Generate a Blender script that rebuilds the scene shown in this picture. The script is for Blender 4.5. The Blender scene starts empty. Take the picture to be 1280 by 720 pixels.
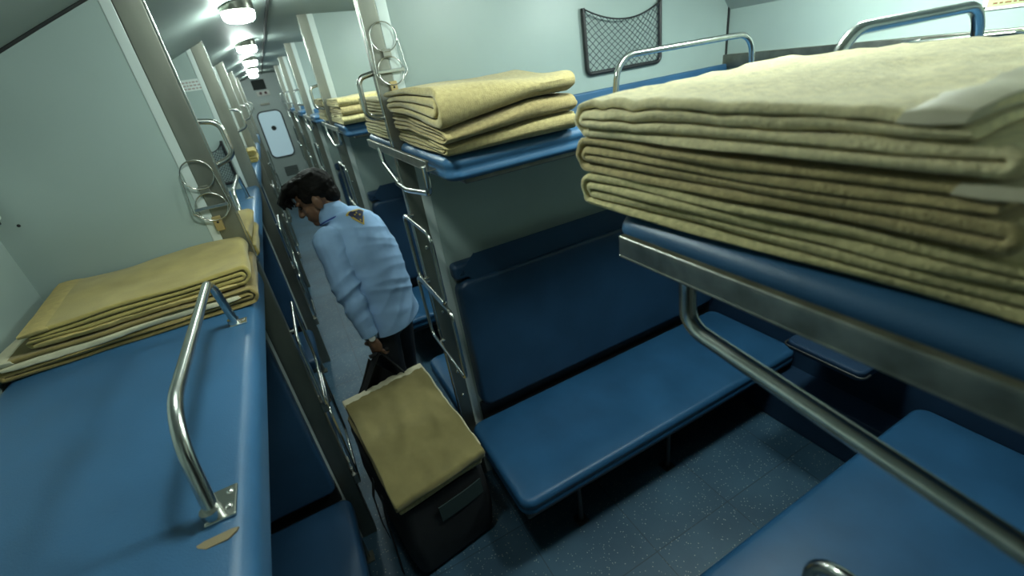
import bpy, bmesh, math, random
from mathutils import Vector, Matrix, noise
from mathutils.bvhtree import BVHTree

SC = bpy.context.scene
COL = SC.collection
random.seed(7)

# ------------------------------------------------------------------ camera
YAW, PITCH, ROLL, FPX, CZ = 0.4164, -0.4742, -0.1571, 553.34, 2.0832
fw = Vector((math.sin(YAW)*math.cos(PITCH), math.cos(YAW)*math.cos(PITCH), math.sin(PITCH)))
rt = fw.cross(Vector((0, 0, 1))).normalized()
up = rt.cross(fw)
rt2 = rt*math.cos(ROLL) + up*math.sin(ROLL)
up2 = -rt*math.sin(ROLL) + up*math.cos(ROLL)
cam_d = bpy.data.cameras.new('camera')
cam_d.sensor_width = 36.0
cam_d.sensor_fit = 'HORIZONTAL'
cam_d.lens = 36.0*FPX/1280.0
cam_d.clip_start = 0.01
cam_d.clip_end = 60
cam_d.dof.use_dof = True
cam_d.dof.focus_distance = 1.25
cam_d.dof.aperture_fstop = 3.2
cam = bpy.data.objects.new('camera', cam_d)
M3 = Matrix((rt2, up2, -fw)).transposed()
cam.matrix_world = Matrix.Translation((0, 0, CZ)) @ M3.to_4x4()
COL.objects.link(cam)
SC.camera = cam

# ------------------------------------------------------------------ world, exposure
W = bpy.data.worlds.new('world')
SC.world = W
W.use_nodes = True
W.node_tree.nodes['Background'].inputs[0].default_value = (0.5, 0.6, 0.6, 1)
W.node_tree.nodes['Background'].inputs[1].default_value = 0.0
SC.view_settings.view_transform = 'Standard'
SC.view_settings.look = 'None'
SC.view_settings.gamma = 1.0
SC.view_settings.use_curve_mapping = False
SC.view_settings.exposure = 0.0
LAMP_AISLE = 112.0       # emission strength of the corridor lamps
LAMP_BAY = 128.0          # emission strength of the lamps over the bays
LAMP_NEAR = 106.0      # the corridor lamp overhead
LAMP_BAY0 = 120.0       # the lamp of the nearest bay
LAMP_FILL = 160.0      # added window side fill of the nearest bay, brightens the outer wall
LAMP_COL = (0.84, 1.0, 0.93)

# ------------------------------------------------------------------ layout (metres)
PITCHY = 1.85
def PY(k): return 1.80 + PITCHY*(k-1)
XR, XL = 0.405, -0.205          # aisle edges of the bay berths and of the side berths
XWR, XWL = 2.197, -0.79         # window walls
ZB, ZBL, ZS = 1.858, 1.551, 0.435
YEND = 11.6

# ------------------------------------------------------------------ materials
def lin(r, g, b):
    f = lambda c: c/12.92 if c <= 0.04045 else ((c+0.055)/1.055)**2.4
    return (f(r/255), f(g/255), f(b/255), 1)
def mat(name, col, rough=0.5, metal=0.0, bump=0.0, bscale=200.0, var=0.0, vscale=4.0, stretch=None, spec=0.5, coat=0.0, sheen=0.0, rvar=0.0):
    m = bpy.data.materials.new(name)
    m.use_nodes = True
    nt = m.node_tree
    b = nt.nodes['Principled BSDF']
    b.inputs['Base Color'].default_value = col
    b.inputs['Roughness'].default_value = rough
    b.inputs['Metallic'].default_value = metal
    b.inputs['Specular IOR Level'].default_value = spec
    if coat: b.inputs['Coat Weight'].default_value = coat
    if sheen:
        b.inputs['Sheen Weight'].default_value = sheen
        b.inputs['Sheen Roughness'].default_value = 0.5
    if bump or var or rvar:
        tc = nt.nodes.new('ShaderNodeTexCoord')
        mp = nt.nodes.new('ShaderNodeMapping')
        nt.links.new(tc.outputs['Object'], mp.inputs['Vector'])
        if stretch: mp.inputs['Scale'].default_value = stretch
        if var or rvar:
            n = nt.nodes.new('ShaderNodeTexNoise')
            n.inputs['Scale'].default_value = vscale
            n.inputs['Detail'].default_value = 5
            nt.links.new(mp.outputs[0], n.inputs['Vector'])
        if var:
            r = nt.nodes.new('ShaderNodeValToRGB')
            r.color_ramp.elements[0].position = 0.3
            r.color_ramp.elements[1].position = 0.7
            r.color_ramp.elements[0].color = tuple(c*(1-var) for c in col[:3]) + (1,)
            r.color_ramp.elements[1].color = tuple(min(1, c*(1+var)) for c in col[:3]) + (1,)
            nt.links.new(n.outputs[0], r.inputs[0])
            nt.links.new(r.outputs[0], b.inputs['Base Color'])
        if rvar:
            mr = nt.nodes.new('ShaderNodeMapRange')
            mr.inputs['To Min'].default_value = max(0.02, rough-rvar)
            mr.inputs['To Max'].default_value = rough+rvar
            nt.links.new(n.outputs[0], mr.inputs[0])
            nt.links.new(mr.outputs[0], b.inputs['Roughness'])
        if bump:
            n2 = nt.nodes.new('ShaderNodeTexNoise')
            n2.inputs['Scale'].default_value = bscale
            n2.inputs['Detail'].default_value = 3
            nt.links.new(mp.outputs[0], n2.inputs['Vector'])
            bp = nt.nodes.new('ShaderNodeBump')
            bp.inputs['Strength'].default_value = bump
            bp.inputs['Distance'].default_value = 0.002
            nt.links.new(n2.outputs[0], bp.inputs['Height'])
            nt.links.new(bp.outputs[0], b.inputs['Normal'])
    return m
def emis(name, col, s):
    m = bpy.data.materials.new(name)
    m.use_nodes = True
    b = m.node_tree.nodes['Principled BSDF']
    b.inputs['Base Color'].default_value = (0.8, 0.8, 0.8, 1)
    b.inputs['Emission Color'].default_value = col + (1,)
    b.inputs['Emission Strength'].default_value = s
    return m
M = {}
M['panel'] = mat('laminate', (0.30, 0.37, 0.345, 1), 0.38, bump=0.02, bscale=60, var=0.05, vscale=3)
M['ceiling'] = mat('ceiling_paint', (0.25, 0.295, 0.275, 1), 0.5, var=0.05, vscale=2, spec=0.12)
M['endwall'] = mat('pale_end_wall', (0.52, 0.60, 0.58, 1), 0.4)
M['trimlight'] = mat('aluminium_trim', (0.60, 0.66, 0.63, 1), 0.35, metal=0.3)
M['dark'] = mat('dark_gap', (0.012, 0.014, 0.014, 1), 0.7)
M['steel'] = mat('brushed_steel', (0.25, 0.255, 0.215, 1), 0.44, metal=0.95, bump=0.05, bscale=40, var=0.22, vscale=7, stretch=(1, 1, 0.35), rvar=0.08)
M['chrome'] = mat('polished_tube', (0.66, 0.66, 0.62, 1), 0.22, metal=1.0, var=0.08, vscale=30, rvar=0.06)
M['darksteel'] = mat('worn_steel_channel', (0.20, 0.20, 0.17, 1), 0.36, metal=0.9, var=0.25, vscale=20, rvar=0.1)
M['brass'] = mat('brass', (0.55, 0.42, 0.20, 1), 0.4, metal=0.8)
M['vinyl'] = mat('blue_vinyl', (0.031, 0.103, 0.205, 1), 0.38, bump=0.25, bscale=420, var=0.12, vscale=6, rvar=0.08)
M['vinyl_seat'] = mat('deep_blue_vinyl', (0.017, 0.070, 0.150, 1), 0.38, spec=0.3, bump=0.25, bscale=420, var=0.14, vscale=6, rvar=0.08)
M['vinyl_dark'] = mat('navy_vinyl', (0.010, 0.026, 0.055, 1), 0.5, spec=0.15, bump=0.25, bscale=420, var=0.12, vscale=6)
M['vinyl_tear'] = mat('cracked_foam', (0.22, 0.17, 0.09, 1), 0.8)
M['seam'] = mat('dark_seam', (0.015, 0.03, 0.06, 1), 0.6)
M['wool_near'] = mat('overlit_khaki_wool', (0.72, 0.62, 0.35, 1), 0.95, bump=1.0, bscale=260, var=0.16, vscale=90, spec=0.15, sheen=0.25)  # khaki lifted to put strong lamplight into the top blanket
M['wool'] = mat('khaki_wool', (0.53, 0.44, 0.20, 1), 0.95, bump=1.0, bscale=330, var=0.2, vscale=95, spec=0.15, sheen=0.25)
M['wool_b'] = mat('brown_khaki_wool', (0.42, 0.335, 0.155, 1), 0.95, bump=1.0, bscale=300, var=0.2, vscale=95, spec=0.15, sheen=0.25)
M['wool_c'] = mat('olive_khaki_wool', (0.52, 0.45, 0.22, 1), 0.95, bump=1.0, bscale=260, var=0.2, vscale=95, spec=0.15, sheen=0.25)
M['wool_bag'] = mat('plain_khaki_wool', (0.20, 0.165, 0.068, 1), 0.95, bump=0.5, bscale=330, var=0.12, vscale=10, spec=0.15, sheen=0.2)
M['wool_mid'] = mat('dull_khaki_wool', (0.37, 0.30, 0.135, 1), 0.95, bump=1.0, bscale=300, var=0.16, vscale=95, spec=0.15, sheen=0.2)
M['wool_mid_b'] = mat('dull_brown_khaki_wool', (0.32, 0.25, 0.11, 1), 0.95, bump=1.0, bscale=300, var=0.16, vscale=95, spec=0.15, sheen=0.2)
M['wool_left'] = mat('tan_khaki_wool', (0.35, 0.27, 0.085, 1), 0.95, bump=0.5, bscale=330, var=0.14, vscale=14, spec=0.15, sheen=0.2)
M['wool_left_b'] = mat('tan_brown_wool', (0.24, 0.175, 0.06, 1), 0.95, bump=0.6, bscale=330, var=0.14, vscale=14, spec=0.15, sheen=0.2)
M['satin'] = mat('cream_satin', (0.52, 0.47, 0.32, 1), 0.6, bump=0.3, bscale=90, var=0.08, vscale=30)
M['satin_y'] = mat('straw_binding', (0.44, 0.33, 0.12, 1), 0.6, bump=0.5, bscale=350, var=0.12, vscale=60)
M['black'] = mat('black_plastic', (0.012, 0.013, 0.014, 1), 0.45)
M['net'] = mat('net_cord', (0.02, 0.028, 0.04, 1), 0.7)
M['bagcloth'] = mat('black_canvas', (0.006, 0.0065, 0.008, 1), 0.75, bump=0.5, bscale=250)
M['bagstrap'] = mat('green_grey_webbing', (0.014, 0.028, 0.028, 1), 0.7, bump=0.5, bscale=300)
M['shirt'] = mat('pale_blue_cotton', (0.30, 0.46, 0.70, 1), 0.8, bump=0.2, bscale=500, var=0.05, vscale=12, spec=0.2)
M['collar'] = mat('blue_piping', (0.04, 0.08, 0.35, 1), 0.7)
M['trouser'] = mat('black_trouser_cloth', (0.010, 0.011, 0.016, 1), 0.8)
M['skin'] = mat('brown_skin', (0.19, 0.095, 0.055, 1), 0.5, var=0.08, vscale=30)
M['hair'] = mat('black_hair', (0.006, 0.005, 0.0045, 1), 0.6, bump=0.8, bscale=90, stretch=(1, 1, 4), spec=0.12)
M['shoe'] = mat('black_leather', (0.01, 0.01, 0.01, 1), 0.3)
M['gold'] = mat('gold_thread', (0.60, 0.42, 0.08, 1), 0.6)
M['navy'] = mat('navy_thread', (0.02, 0.025, 0.07, 1), 0.7)
M['white'] = mat('white_enamel', (0.75, 0.75, 0.70, 1), 0.35)
M['eye'] = mat('dark_eye', (0.01, 0.008, 0.007, 1), 0.15)
M['lips'] = mat('lip_skin', (0.16, 0.06, 0.045, 1), 0.5)
M['notice'] = mat('pale_green_card', (0.36, 0.50, 0.20, 1), 0.5)
M['ink'] = mat('red_brown_ink', (0.20, 0.08, 0.04, 1), 0.6)
M['stickerink'] = mat('faded_red_ink', (0.36, 0.30, 0.27, 1), 0.6)
M['lamp'] = emis('lamp_glow', LAMP_COL, LAMP_AISLE)
M['lamp_bay'] = emis('bay_lamp_glow', LAMP_COL, LAMP_BAY)
M['lamp_fill'] = emis('window_fill_glow', LAMP_COL, LAMP_FILL)
M['lamp_near'] = emis('overhead_lamp_glow', LAMP_COL, LAMP_NEAR)
M['lamp_bay0'] = emis('near_bay_lamp_glow', LAMP_COL, LAMP_BAY0)
M['pane'] = emis('frosted_pane_glow', (0.62, 0.92, 1.0), 0.34)  # emission stands in for lamplight caught by the pane
M['pane'].node_tree.nodes['Principled BSDF'].inputs['Base Color'].default_value = (0.30, 0.40, 0.45, 1)
M['pane'].node_tree.nodes['Principled BSDF'].inputs['Roughness'].default_value = 0.3
M['led'] = mat('dark_red_socket', (0.08, 0.012, 0.012, 1), 0.3)
M['vent'] = mat('vent_grey', (0.025, 0.035, 0.032, 1), 0.7)

def floor_mat():
    m = bpy.data.materials.new('speckled_vinyl_floor')
    m.use_nodes = True
    nt = m.node_tree
    b = nt.nodes['Principled BSDF']
    b.inputs['Roughness'].default_value = 0.45
    tc = nt.nodes.new('ShaderNodeTexCoord')
    n = nt.nodes.new('ShaderNodeTexNoise'); n.inputs['Scale'].default_value = 3.0; n.inputs['Detail'].default_value = 6
    v = nt.nodes.new('ShaderNodeTexVoronoi'); v.inputs['Scale'].default_value = 78.0
    nt.links.new(tc.outputs['Object'], n.inputs['Vector'])
    nt.links.new(tc.outputs['Object'], v.inputs['Vector'])
    base = nt.nodes.new('ShaderNodeValToRGB')
    base.color_ramp.elements[0].color = (0.017, 0.052, 0.090, 1)
    base.color_ramp.elements[1].color = (0.040, 0.096, 0.148, 1)
    base.color_ramp.elements[0].position = 0.3; base.color_ramp.elements[1].position = 0.75
    nt.links.new(n.outputs[0], base.inputs[0])
    lt = nt.nodes.new('ShaderNodeMath'); lt.operation = 'LESS_THAN'; lt.inputs[1].default_value = 0.20
    nt.links.new(v.outputs['Distance'], lt.inputs[0])
    sep = nt.nodes.new('ShaderNodeSeparateColor'); nt.links.new(v.outputs['Color'], sep.inputs[0])
    gt = nt.nodes.new('ShaderNodeMath'); gt.operation = 'GREATER_THAN'; gt.inputs[1].default_value = 0.45
    nt.links.new(sep.outputs[0], gt.inputs[0])
    mu = nt.nodes.new('ShaderNodeMath'); mu.operation = 'MULTIPLY'
    nt.links.new(lt.outputs[0], mu.inputs[0]); nt.links.new(gt.outputs[0], mu.inputs[1])
    mx = nt.nodes.new('ShaderNodeMix'); mx.data_type = 'RGBA'
    mx.inputs['B'].default_value = (0.26, 0.29, 0.28, 1)
    nt.links.new(mu.outputs[0], mx.inputs['Factor'])
    nt.links.new(base.outputs[0], mx.inputs['A'])
    br = nt.nodes.new('ShaderNodeTexBrick')
    br.offset = 0.0
    br.inputs['Scale'].default_value = 1.0
    br.inputs['Brick Width'].default_value = 0.46
    br.inputs['Row Height'].default_value = 0.46
    br.inputs['Mortar Size'].default_value = 0.0025
    br.inputs['Color1'].default_value = (1, 1, 1, 1)
    br.inputs['Color2'].default_value = (0.88, 0.88, 0.88, 1)
    br.inputs['Mortar'].default_value = (0.45, 0.45, 0.45, 1)
    nt.links.new(tc.outputs['Object'], br.inputs['Vector'])
    m2 = nt.nodes.new('ShaderNodeMix'); m2.data_type = 'RGBA'; m2.blend_type = 'MULTIPLY'
    m2.inputs['Factor'].default_value = 1.0
    nt.links.new(mx.outputs['Result'], m2.inputs['A'])
    nt.links.new(br.outputs['Color'], m2.inputs['B'])
    nt.links.new(m2.outputs['Result'], b.inputs['Base Color'])
    return m
M['floor'] = floor_mat()

# ------------------------------------------------------------------ mesh helpers
class MB:
    def __init__(s): s.v = []; s.f = []
    def add(s, vs, fs):
        o = len(s.v)
        s.v += [Vector(v) for v in vs]
        s.f += [tuple(i+o for i in f) for f in fs]
        return s
    def box(s, x0, x1, y0, y1, z0, z1, bev=0.0):
        if bev <= 0:
            vs = [(x, y, z) for z in (z0, z1) for y in (y0, y1) for x in (x0, x1)]
            return s.add(vs, [(0, 2, 3, 1), (4, 5, 7, 6), (0, 1, 5, 4), (2, 6, 7, 3), (0, 4, 6, 2), (1, 3, 7, 5)])
        bm = bmesh.new()
        bmesh.ops.create_cube(bm, size=1)
        for v in bm.verts:
            v.co = Vector(((x0+x1)/2 + v.co.x*(x1-x0), (y0+y1)/2 + v.co.y*(y1-y0), (z0+z1)/2 + v.co.z*(z1-z0)))
        bmesh.ops.bevel(bm, geom=list(bm.edges), offset=bev, segments=3, affect='EDGES', profile=0.5)
        bm.verts.index_update()
        s.add([v.co for v in bm.verts], [[v.index for v in f.verts] for f in bm.faces])
        bm.free()
        return s
    def tube(s, pts, r, seg=10, closed=False, caps=True):
        pts = [Vector(p) for p in pts]
        n = len(pts)
        rr = r if isinstance(r, (list, tuple)) else [r]*n
        nrm = None
        rings = []
        for i, p in enumerate(pts):
            if closed: t = (pts[(i+1) % n]-pts[i-1])
            elif i == 0: t = pts[1]-p
            elif i == n-1: t = p-pts[i-1]
            else: t = (pts[i+1]-p).normalized() + (p-pts[i-1]).normalized()
            t = t.normalized()
            if nrm is None:
                nrm = t.orthogonal().normalized()
            else:
                nrm = (nrm - t*nrm.dot(t))
                nrm = nrm.normalized() if nrm.length > 1e-6 else t.orthogonal().normalized()
            bi = t.cross(nrm)
            rings.append([p + (nrm*math.cos(2*math.pi*k/seg) + bi*math.sin(2*math.pi*k/seg))*rr[i] for k in range(seg)])
        vs = [v for ri in rings for v in ri]
        fs = []
        for i in range(n if closed else n-1):
            a = i*seg; b = ((i+1) % n)*seg
            for k in range(seg):
                fs.append((a+k, a+(k+1) % seg, b+(k+1) % seg, b+k))
        if caps and not closed:
            fs.append(tuple(range(seg-1, -1, -1)))
            fs.append(tuple((n-1)*seg+k for k in range(seg)))
        return s.add(vs, fs)
    def prism(s, poly, ax, a0, a1):
        # poly: 2D points; extruded along ax between a0 and a1
        def P(p, a):
            if ax == 'x': return (a, p[0], p[1])
            if ax == 'y': return (p[0], a, p[1])
            return (p[0], p[1], a)
        n = len(poly)
        vs = [P(p, a0) for p in poly] + [P(p, a1) for p in poly]
        fs = [tuple(range(n)), tuple(range(2*n-1, n-1, -1))] + [(i, i+n, (i+1) % n+n, (i+1) % n) for i in range(n)]
        return s.add(vs, fs)
    def lathe(s, prof, c=(0, 0, 0), seg=28):
        c = Vector(c)
        vs = []
        for r, z in prof:
            for k in range(seg):
                a = 2*math.pi*k/seg
                vs.append(c + Vector((r*math.cos(a), r*math.sin(a), z)))
        fs = []
        for i in range(len(prof)-1):
            for k in range(seg):
                fs.append((i*seg+k, i*seg+(k+1) % seg, (i+1)*seg+(k+1) % seg, (i+1)*seg+k))
        fs.append(tuple(range(seg-1, -1, -1)))
        fs.append(tuple((len(prof)-1)*seg+k for k in range(seg)))
        return s.add(vs, fs)
    def ball(s, c, rad, rot=None, u=16, v=10):
        c = Vector(c)
        rad = (rad,)*3 if isinstance(rad, (int, float)) else rad
        vs = []; fs = []
        for i in range(1, v):
            th = math.pi*i/v
            for k in range(u):
                ph = 2*math.pi*k/u
                p = Vector((rad[0]*math.sin(th)*math.cos(ph), rad[1]*math.sin(th)*math.sin(ph), rad[2]*math.cos(th)))
                vs.append(c + (rot @ p if rot else p))
        t = Vector((0, 0, rad[2]))
        vs += [c + (rot @ t if rot else t), c - (rot @ t if rot else t)]
        for i in range(v-2):
            for k in range(u):
                fs.append((i*u+k, (i+1)*u+k, (i+1)*u+(k+1) % u, i*u+(k+1) % u))
        a = len(vs)-2
        for k in range(u):
            fs.append((a, k, (k+1) % u))
            fs.append((a+1, (v-2)*u+(k+1) % u, (v-2)*u+k))
        return s.add(vs, fs)
    def capsule(s, a, b, ra, rb, seg=14):
        # tapered limb with rounded ends
        a, b = Vector(a), Vector(b)
        d = (b-a); L = d.length; d.normalize()
        pts, rs = [], []
        for i in range(5):
            t = math.pi/2*(1-i/4.0)
            pts.append(a - d*ra*math.sin(t)); rs.append(max(ra*math.cos(t), ra*0.08))
        for i in range(5):
            t = math.pi/2*(i/4.0)
            pts.append(b + d*rb*math.sin(t)); rs.append(max(rb*math.cos(t), rb*0.08))
        return s.tube(pts, rs, seg)
    def mesh(s, name, sharp=35):
        bm = bmesh.new()
        vs = [bm.verts.new(v) for v in s.v]
        for f in s.f:
            try: bm.faces.new([vs[i] for i in f])
            except ValueError: pass
        bmesh.ops.recalc_face_normals(bm, faces=list(bm.faces))
        bm.normal_update()
        bm.faces.index_update()
        lim = math.cos(math.radians(max(sharp, 58)))
        fa = [f.calc_area() for f in bm.faces]
        nor = []
        for f in bm.faces:
            f.smooth = True
            for l in f.loops:
                a = Vector((0, 0, 0))
                for g in l.vert.link_faces:
                    if g.normal.dot(f.normal) >= lim: a += g.normal*fa[g.index]
                nor.append(a.normalized() if a.length > 0 else f.normal.copy())
        me = bpy.data.meshes.new(name)
        bm.to_mesh(me); bm.free()
        me.normals_split_custom_set(nor)
        return me
    def build(s, name, m, parent=None, sharp=35):
        return link(name, s.mesh(name, sharp), m, parent)

def link(name, me, m, parent=None):
    o = bpy.data.objects.new(name, me)
    if m is not None:
        me.materials.clear(); me.materials.append(M[m] if isinstance(m, str) else m)
    COL.objects.link(o)
    if parent is not None: o.parent = parent
    return o
def tag(o, label=None, cat=None, group=None, kind=None):
    if label: o['label'] = label
    if cat: o['category'] = cat
    if group: o['group'] = group
    if kind: o['kind'] = kind
    return o
def empty(name, loc, label, cat, group=None, rz=0.0):
    o = bpy.data.objects.new(name, None)
    o.empty_display_size = 0.1
    o.location = loc
    o.rotation_euler = (0, 0, rz)
    COL.objects.link(o)
    return tag(o, label, cat, group)
def copy_tree(o, parent=None):
    c = o.copy()
    COL.objects.link(c)
    if parent is not None: c.parent = parent
    for ch in list(o.children): copy_tree(ch, c)
    return c
def dup(root, loc, label, rz=None, group=None):
    c = copy_tree(root)
    c.location = loc
    if rz is not None: c.rotation_euler = (0, 0, rz)
    c['label'] = label
    if group: c['group'] = group
    return c
def fillet(pts, r, n=6, closed=False):
    pts = [Vector(p) for p in pts]
    out = []
    N = len(pts)
    for i, p in enumerate(pts):
        if not closed and i in (0, N-1): out.append(p); continue
        a = pts[i-1]-p; b = pts[(i+1) % N]-p
        la, lb = a.length, b.length
        a.normalize(); b.normalize()
        ang = a.angle(b)
        if ang > math.radians(178): out.append(p); continue
        rr = r[i] if isinstance(r, (list, tuple)) else r
        d = min(rr/math.tan(ang/2), la*0.48, lb*0.48)
        rr = d*math.tan(ang/2)
        bis = (a+b).normalized()
        c = p + bis*(rr/math.sin(ang/2))
        s0 = p+a*d-c; s1 = p+b*d-c
        tot = s0.angle(s1)
        axis = s0.cross(s1).normalized()
        for k in range(n+1):
            out.append(c + Matrix.Rotation(tot*k/n, 3, axis) @ s0)
    return out
def round_rect(x0, x1, y0, y1, rc, n=6):
    out = []
    for cx, cy, a0 in ((x1-rc, y1-rc, 0), (x0+rc, y1-rc, 90), (x0+rc, y0+rc, 180), (x1-rc, y0+rc, 270)):
        for k in range(n+1):
            a = math.radians(a0+90.0*k/n)
            out.append((cx+rc*math.cos(a), cy+rc*math.sin(a)))
    return out
def cushion(mb, x0, x1, y0, y1, z0, z1, rc=0.05, re=0.022, crown=0.006, waist=0.0, wob=0.0, seed=0):
    """upholstered slab: rounded corners in plan, rounded top and bottom edges, slightly crowned top"""
    prof = []
    for k in range(5):
        a = math.pi/2*k/4
        prof.append((re*0.7*(1-math.sin(a)), z0+re*0.7*(1-math.cos(a))))
    for k in range(1, 4):
        t = k/4.0
        prof.append((waist*math.sin(math.pi*t), z0+re*0.7+(z1-re-z0-re*0.7)*t))
    for k in range(6):
        a = math.pi/2*k/5
        prof.append((re*(1-math.cos(a)), z1-re+re*math.sin(a)))
    prof += [(re+0.03, z1+crown*0.5), (re+0.09, z1+crown)]
    n = 6
    rings = []
    for ins, z in prof:
        ri = max(rc-ins, 0.004)
        rings.append([(x, y, z) for x, y in round_rect(x0+ins, x1-ins, y0+ins, y1-ins, ri, n)])
    m = len(rings[0])
    vs = [Vector(p) for r in rings for p in r]
    # extra subdivisions are not needed: the slab is smooth
    fs = []
    for i in range(len(rings)-1):
        for k in range(m):
            fs.append((i*m+k, i*m+(k+1) % m, (i+1)*m+(k+1) % m, (i+1)*m+k))
    fs.append(tuple(range(m-1, -1, -1)))
    fs.append(tuple((len(rings)-1)*m+k for k in range(m)))
    return mb.add(vs, fs)
def bake(mb_or_mesh, voxel, smooth=4, sfac=0.6, fn=None):
    """weld overlapping volumes into ONE continuous surface"""
    me = mb_or_mesh.mesh('tmp') if isinstance(mb_or_mesh, MB) else mb_or_mesh
    o = bpy.data.objects.new('tmp', me)
    COL.objects.link(o)
    r = o.modifiers.new('r', 'REMESH'); r.mode = 'VOXEL'; r.voxel_size = voxel; r.use_smooth_shade = True
    if smooth:
        s = o.modifiers.new('s', 'SMOOTH'); s.factor = sfac; s.iterations = smooth
    dg = bpy.context.evaluated_depsgraph_get()
    out = bpy.data.meshes.new_from_object(o.evaluated_get(dg))
    bpy.data.objects.remove(o)
    if fn:
        nn = [v.normal.copy() for v in out.vertices]
        for v, n in zip(out.vertices, nn): v.co = fn(v.co, n)
    for p in out.polygons: p.use_smooth = True
    return out

ORD = ['nearest', 'second', 'third', 'fourth', 'fifth', 'sixth', 'seventh']

# ================================================================== SETTING
def struct(name, mb, m, label=None, parent=None, sharp=35):
    o = mb.build(name, m, parent, sharp)
    if parent is None: tag(o, label, None, None, 'structure')
    elif label: o['label'] = label
    return o
YN = -1.95
struct('floor', MB().box(XWL-0.05, XWR+0.05, YN, YEND+0.05, -0.05, 0), 'floor', 'blue grey speckled vinyl floor of the railway coach')
prof = [(-0.84, 2.14), (-0.79, 2.17), (-0.68, 2.23), (-0.565, 2.283), (-0.45, 2.333), (-0.324, 2.386), (-0.2, 2.437), (-0.1, 2.474), (0.0, 2.505), (0.1, 2.525), (0.198, 2.534),
        (0.21, 2.528), (0.5, 2.525), (0.9, 2.515), (1.3, 2.49), (1.6, 2.44), (1.85, 2.37), (2.05, 2.27), (2.15, 2.20), (2.2, 2.14), (2.25, 2.08)]
cm = MB()
cm.prism(prof + [(2.25, 2.60), (-0.84, 2.60)], 'y', YN, YEND+0.05)
struct('ceiling', cm, 'ceiling', 'arched grey white ceiling over the coach corridor', sharp=50)
struct('trim_1', MB().box(0.196, 0.210, YN, YEND, 2.515, 2.53), 'dark', 'dark seam running along the corridor ceiling')
struct('wall_left', MB().box(XWL-0.05, XWL, YN, YEND, 0, 2.19), 'panel', 'pale grey window side wall beside the side berths')
struct('wall_right', MB().box(XWR, XWR+0.05, YN, YEND, 0, 2.16), 'panel', 'pale grey outer wall at the end of the bay berths')
struct('wall_back', MB().box(XWL-0.05, XWR+0.05, YN-0.05, YN, 0, 2.55), 'panel', 'pale grey end wall behind the viewpoint')
struct('wall_front', MB().box(XWL-0.05, XWR+0.05, YEND, YEND+0.05, 0, 2.55), 'endwall', 'pale grey end wall at the far end of the corridor')
struct('baseboard_right', MB().box(2.035, XWR, YN, YEND, 0, 0.30, 0.012), 'vinyl_dark', 'navy box skirting at the foot of the right outer wall')
struct('trim_2', MB().box(2.175, XWR, YN, YEND, 1.885, 1.945, 0.004), 'darksteel', 'dark metal ledge along the right outer wall')
struct('trim_7', MB().box(XWR-0.012, XWR, YN, YEND, 0.30, 0.98, 0.003), 'vinyl_dark', 'dark navy panel low along the right outer wall')  # navy panel added to make the lower wall dark
for k in range(0, 6):
    y = PY(k)
    struct('wall_partition', MB().box(0.486, XWR, y-0.02, y+0.02, 0, 2.53), 'panel', 'pale laminate partition between bays, %s from the camera on the right' % ORD[k])
    e = MB().box(0.45, 0.488, y-0.023, y+0.023, 0, 2.53, 0.003)
    struct('trim_3', e, 'trimlight', 'light metal edge strip of the %s right partition' % ORD[k])
    struct('trim_4', MB().box(XWR-0.010, XWR-0.0005, y-0.026, y-0.019, 1.9, 2.2), 'dark', 'dark corner joint of the %s right partition' % ORD[k])
    struct('wall_partition', MB().box(XWL, -0.272, y-0.02, y+0.02, 0, 2.45), 'panel', 'grey laminate partition between side berths, %s from the camera on the left' % ORD[k])
    struct('trim_5', MB().box(-0.298, -0.268, y-0.023, y+0.023, 0, 2.45, 0.003), 'trimlight', 'light metal edge strip of the %s left partition' % ORD[k])
# dark shadow-gap beading where the near left partition meets the ceiling
bl = MB()
pp = [(x, z) for x, z in prof if -0.79 <= x <= -0.2]
bl.tube([(x, PY(1)-0.022, z-0.003) for x, z in pp], 0.005, 6)
struct('trim_6', bl, 'dark', 'dark beading where the left partition meets the ceiling')

# ---- far door
dm = MB().box(-0.30, 0.44, YEND-0.03, YEND, 0, 2.06, 0.004)
door = struct('door_1', dm, 'endwall', 'pale grey corridor door with a tall frosted window at the far end')
py_ = YEND-0.035
def rr_xz(x0, x1, z0, z1, rc): return round_rect(x0, x1, z0, z1, rc, 6)
MB().prism(rr_xz(-0.155, 0.305, 0.86, 1.80, 0.10), 'y', py_-0.012, py_+0.006).build('pane', 'pane', door)
fr = [(x, py_-0.012, z) for x, z in rr_xz(-0.165, 0.315, 0.85, 1.81, 0.11)]
MB().tube(fr, 0.013, 8, closed=True).build('window_frame', 'black', door)
MB().lathe([(0.045, 0), (0.05, 0.004), (0.045, 0.012)], (0, 0, 0)).build('round_lock', 'vent', door).matrix_local = Matrix.Translation((0.07, py_-0.012, 1.46)) @ Matrix.Rotation(math.pi/2, 4, 'X')
v_ = MB()
for i in range(6): v_.box(-0.02, 0.26, YEND-0.037, YEND-0.028, 0.42+0.035*i, 0.44+0.035*i)
v_.build('vent', 'vent', door)
MB().box(-0.02, 0.16, YEND-0.06, YEND-0.028, 1.93, 1.97, 0.004).build('closer', 'darksteel', door)
sg = empty('socket_panel', (0.11, YEND, 2.16), 'white panel with two dark red round lights above the far door', 'panel')
MB().box(-0.13, 0.13, -0.035, -0.003, -0.05, 0.05, 0.01).build('plate', 'white', sg)
for dx in (-0.05, 0.05):
    l_ = MB().lathe([(0.026, 0), (0.028, 0.006), (0.02, 0.014)]).build('red_light', 'led', sg)
    l_.matrix_local = Matrix.Translation((dx, -0.034, 0.005)) @ Matrix.Rotation(math.pi/2, 4, 'X')
vg = empty('air_vent', (0.08, YEND, 2.33), 'dark square air vent high on the far end wall', 'vent')
fm_ = MB()
fm_.box(-0.125, 0.125, -0.02, -0.002, -0.095, 0.095, 0.004)
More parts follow.
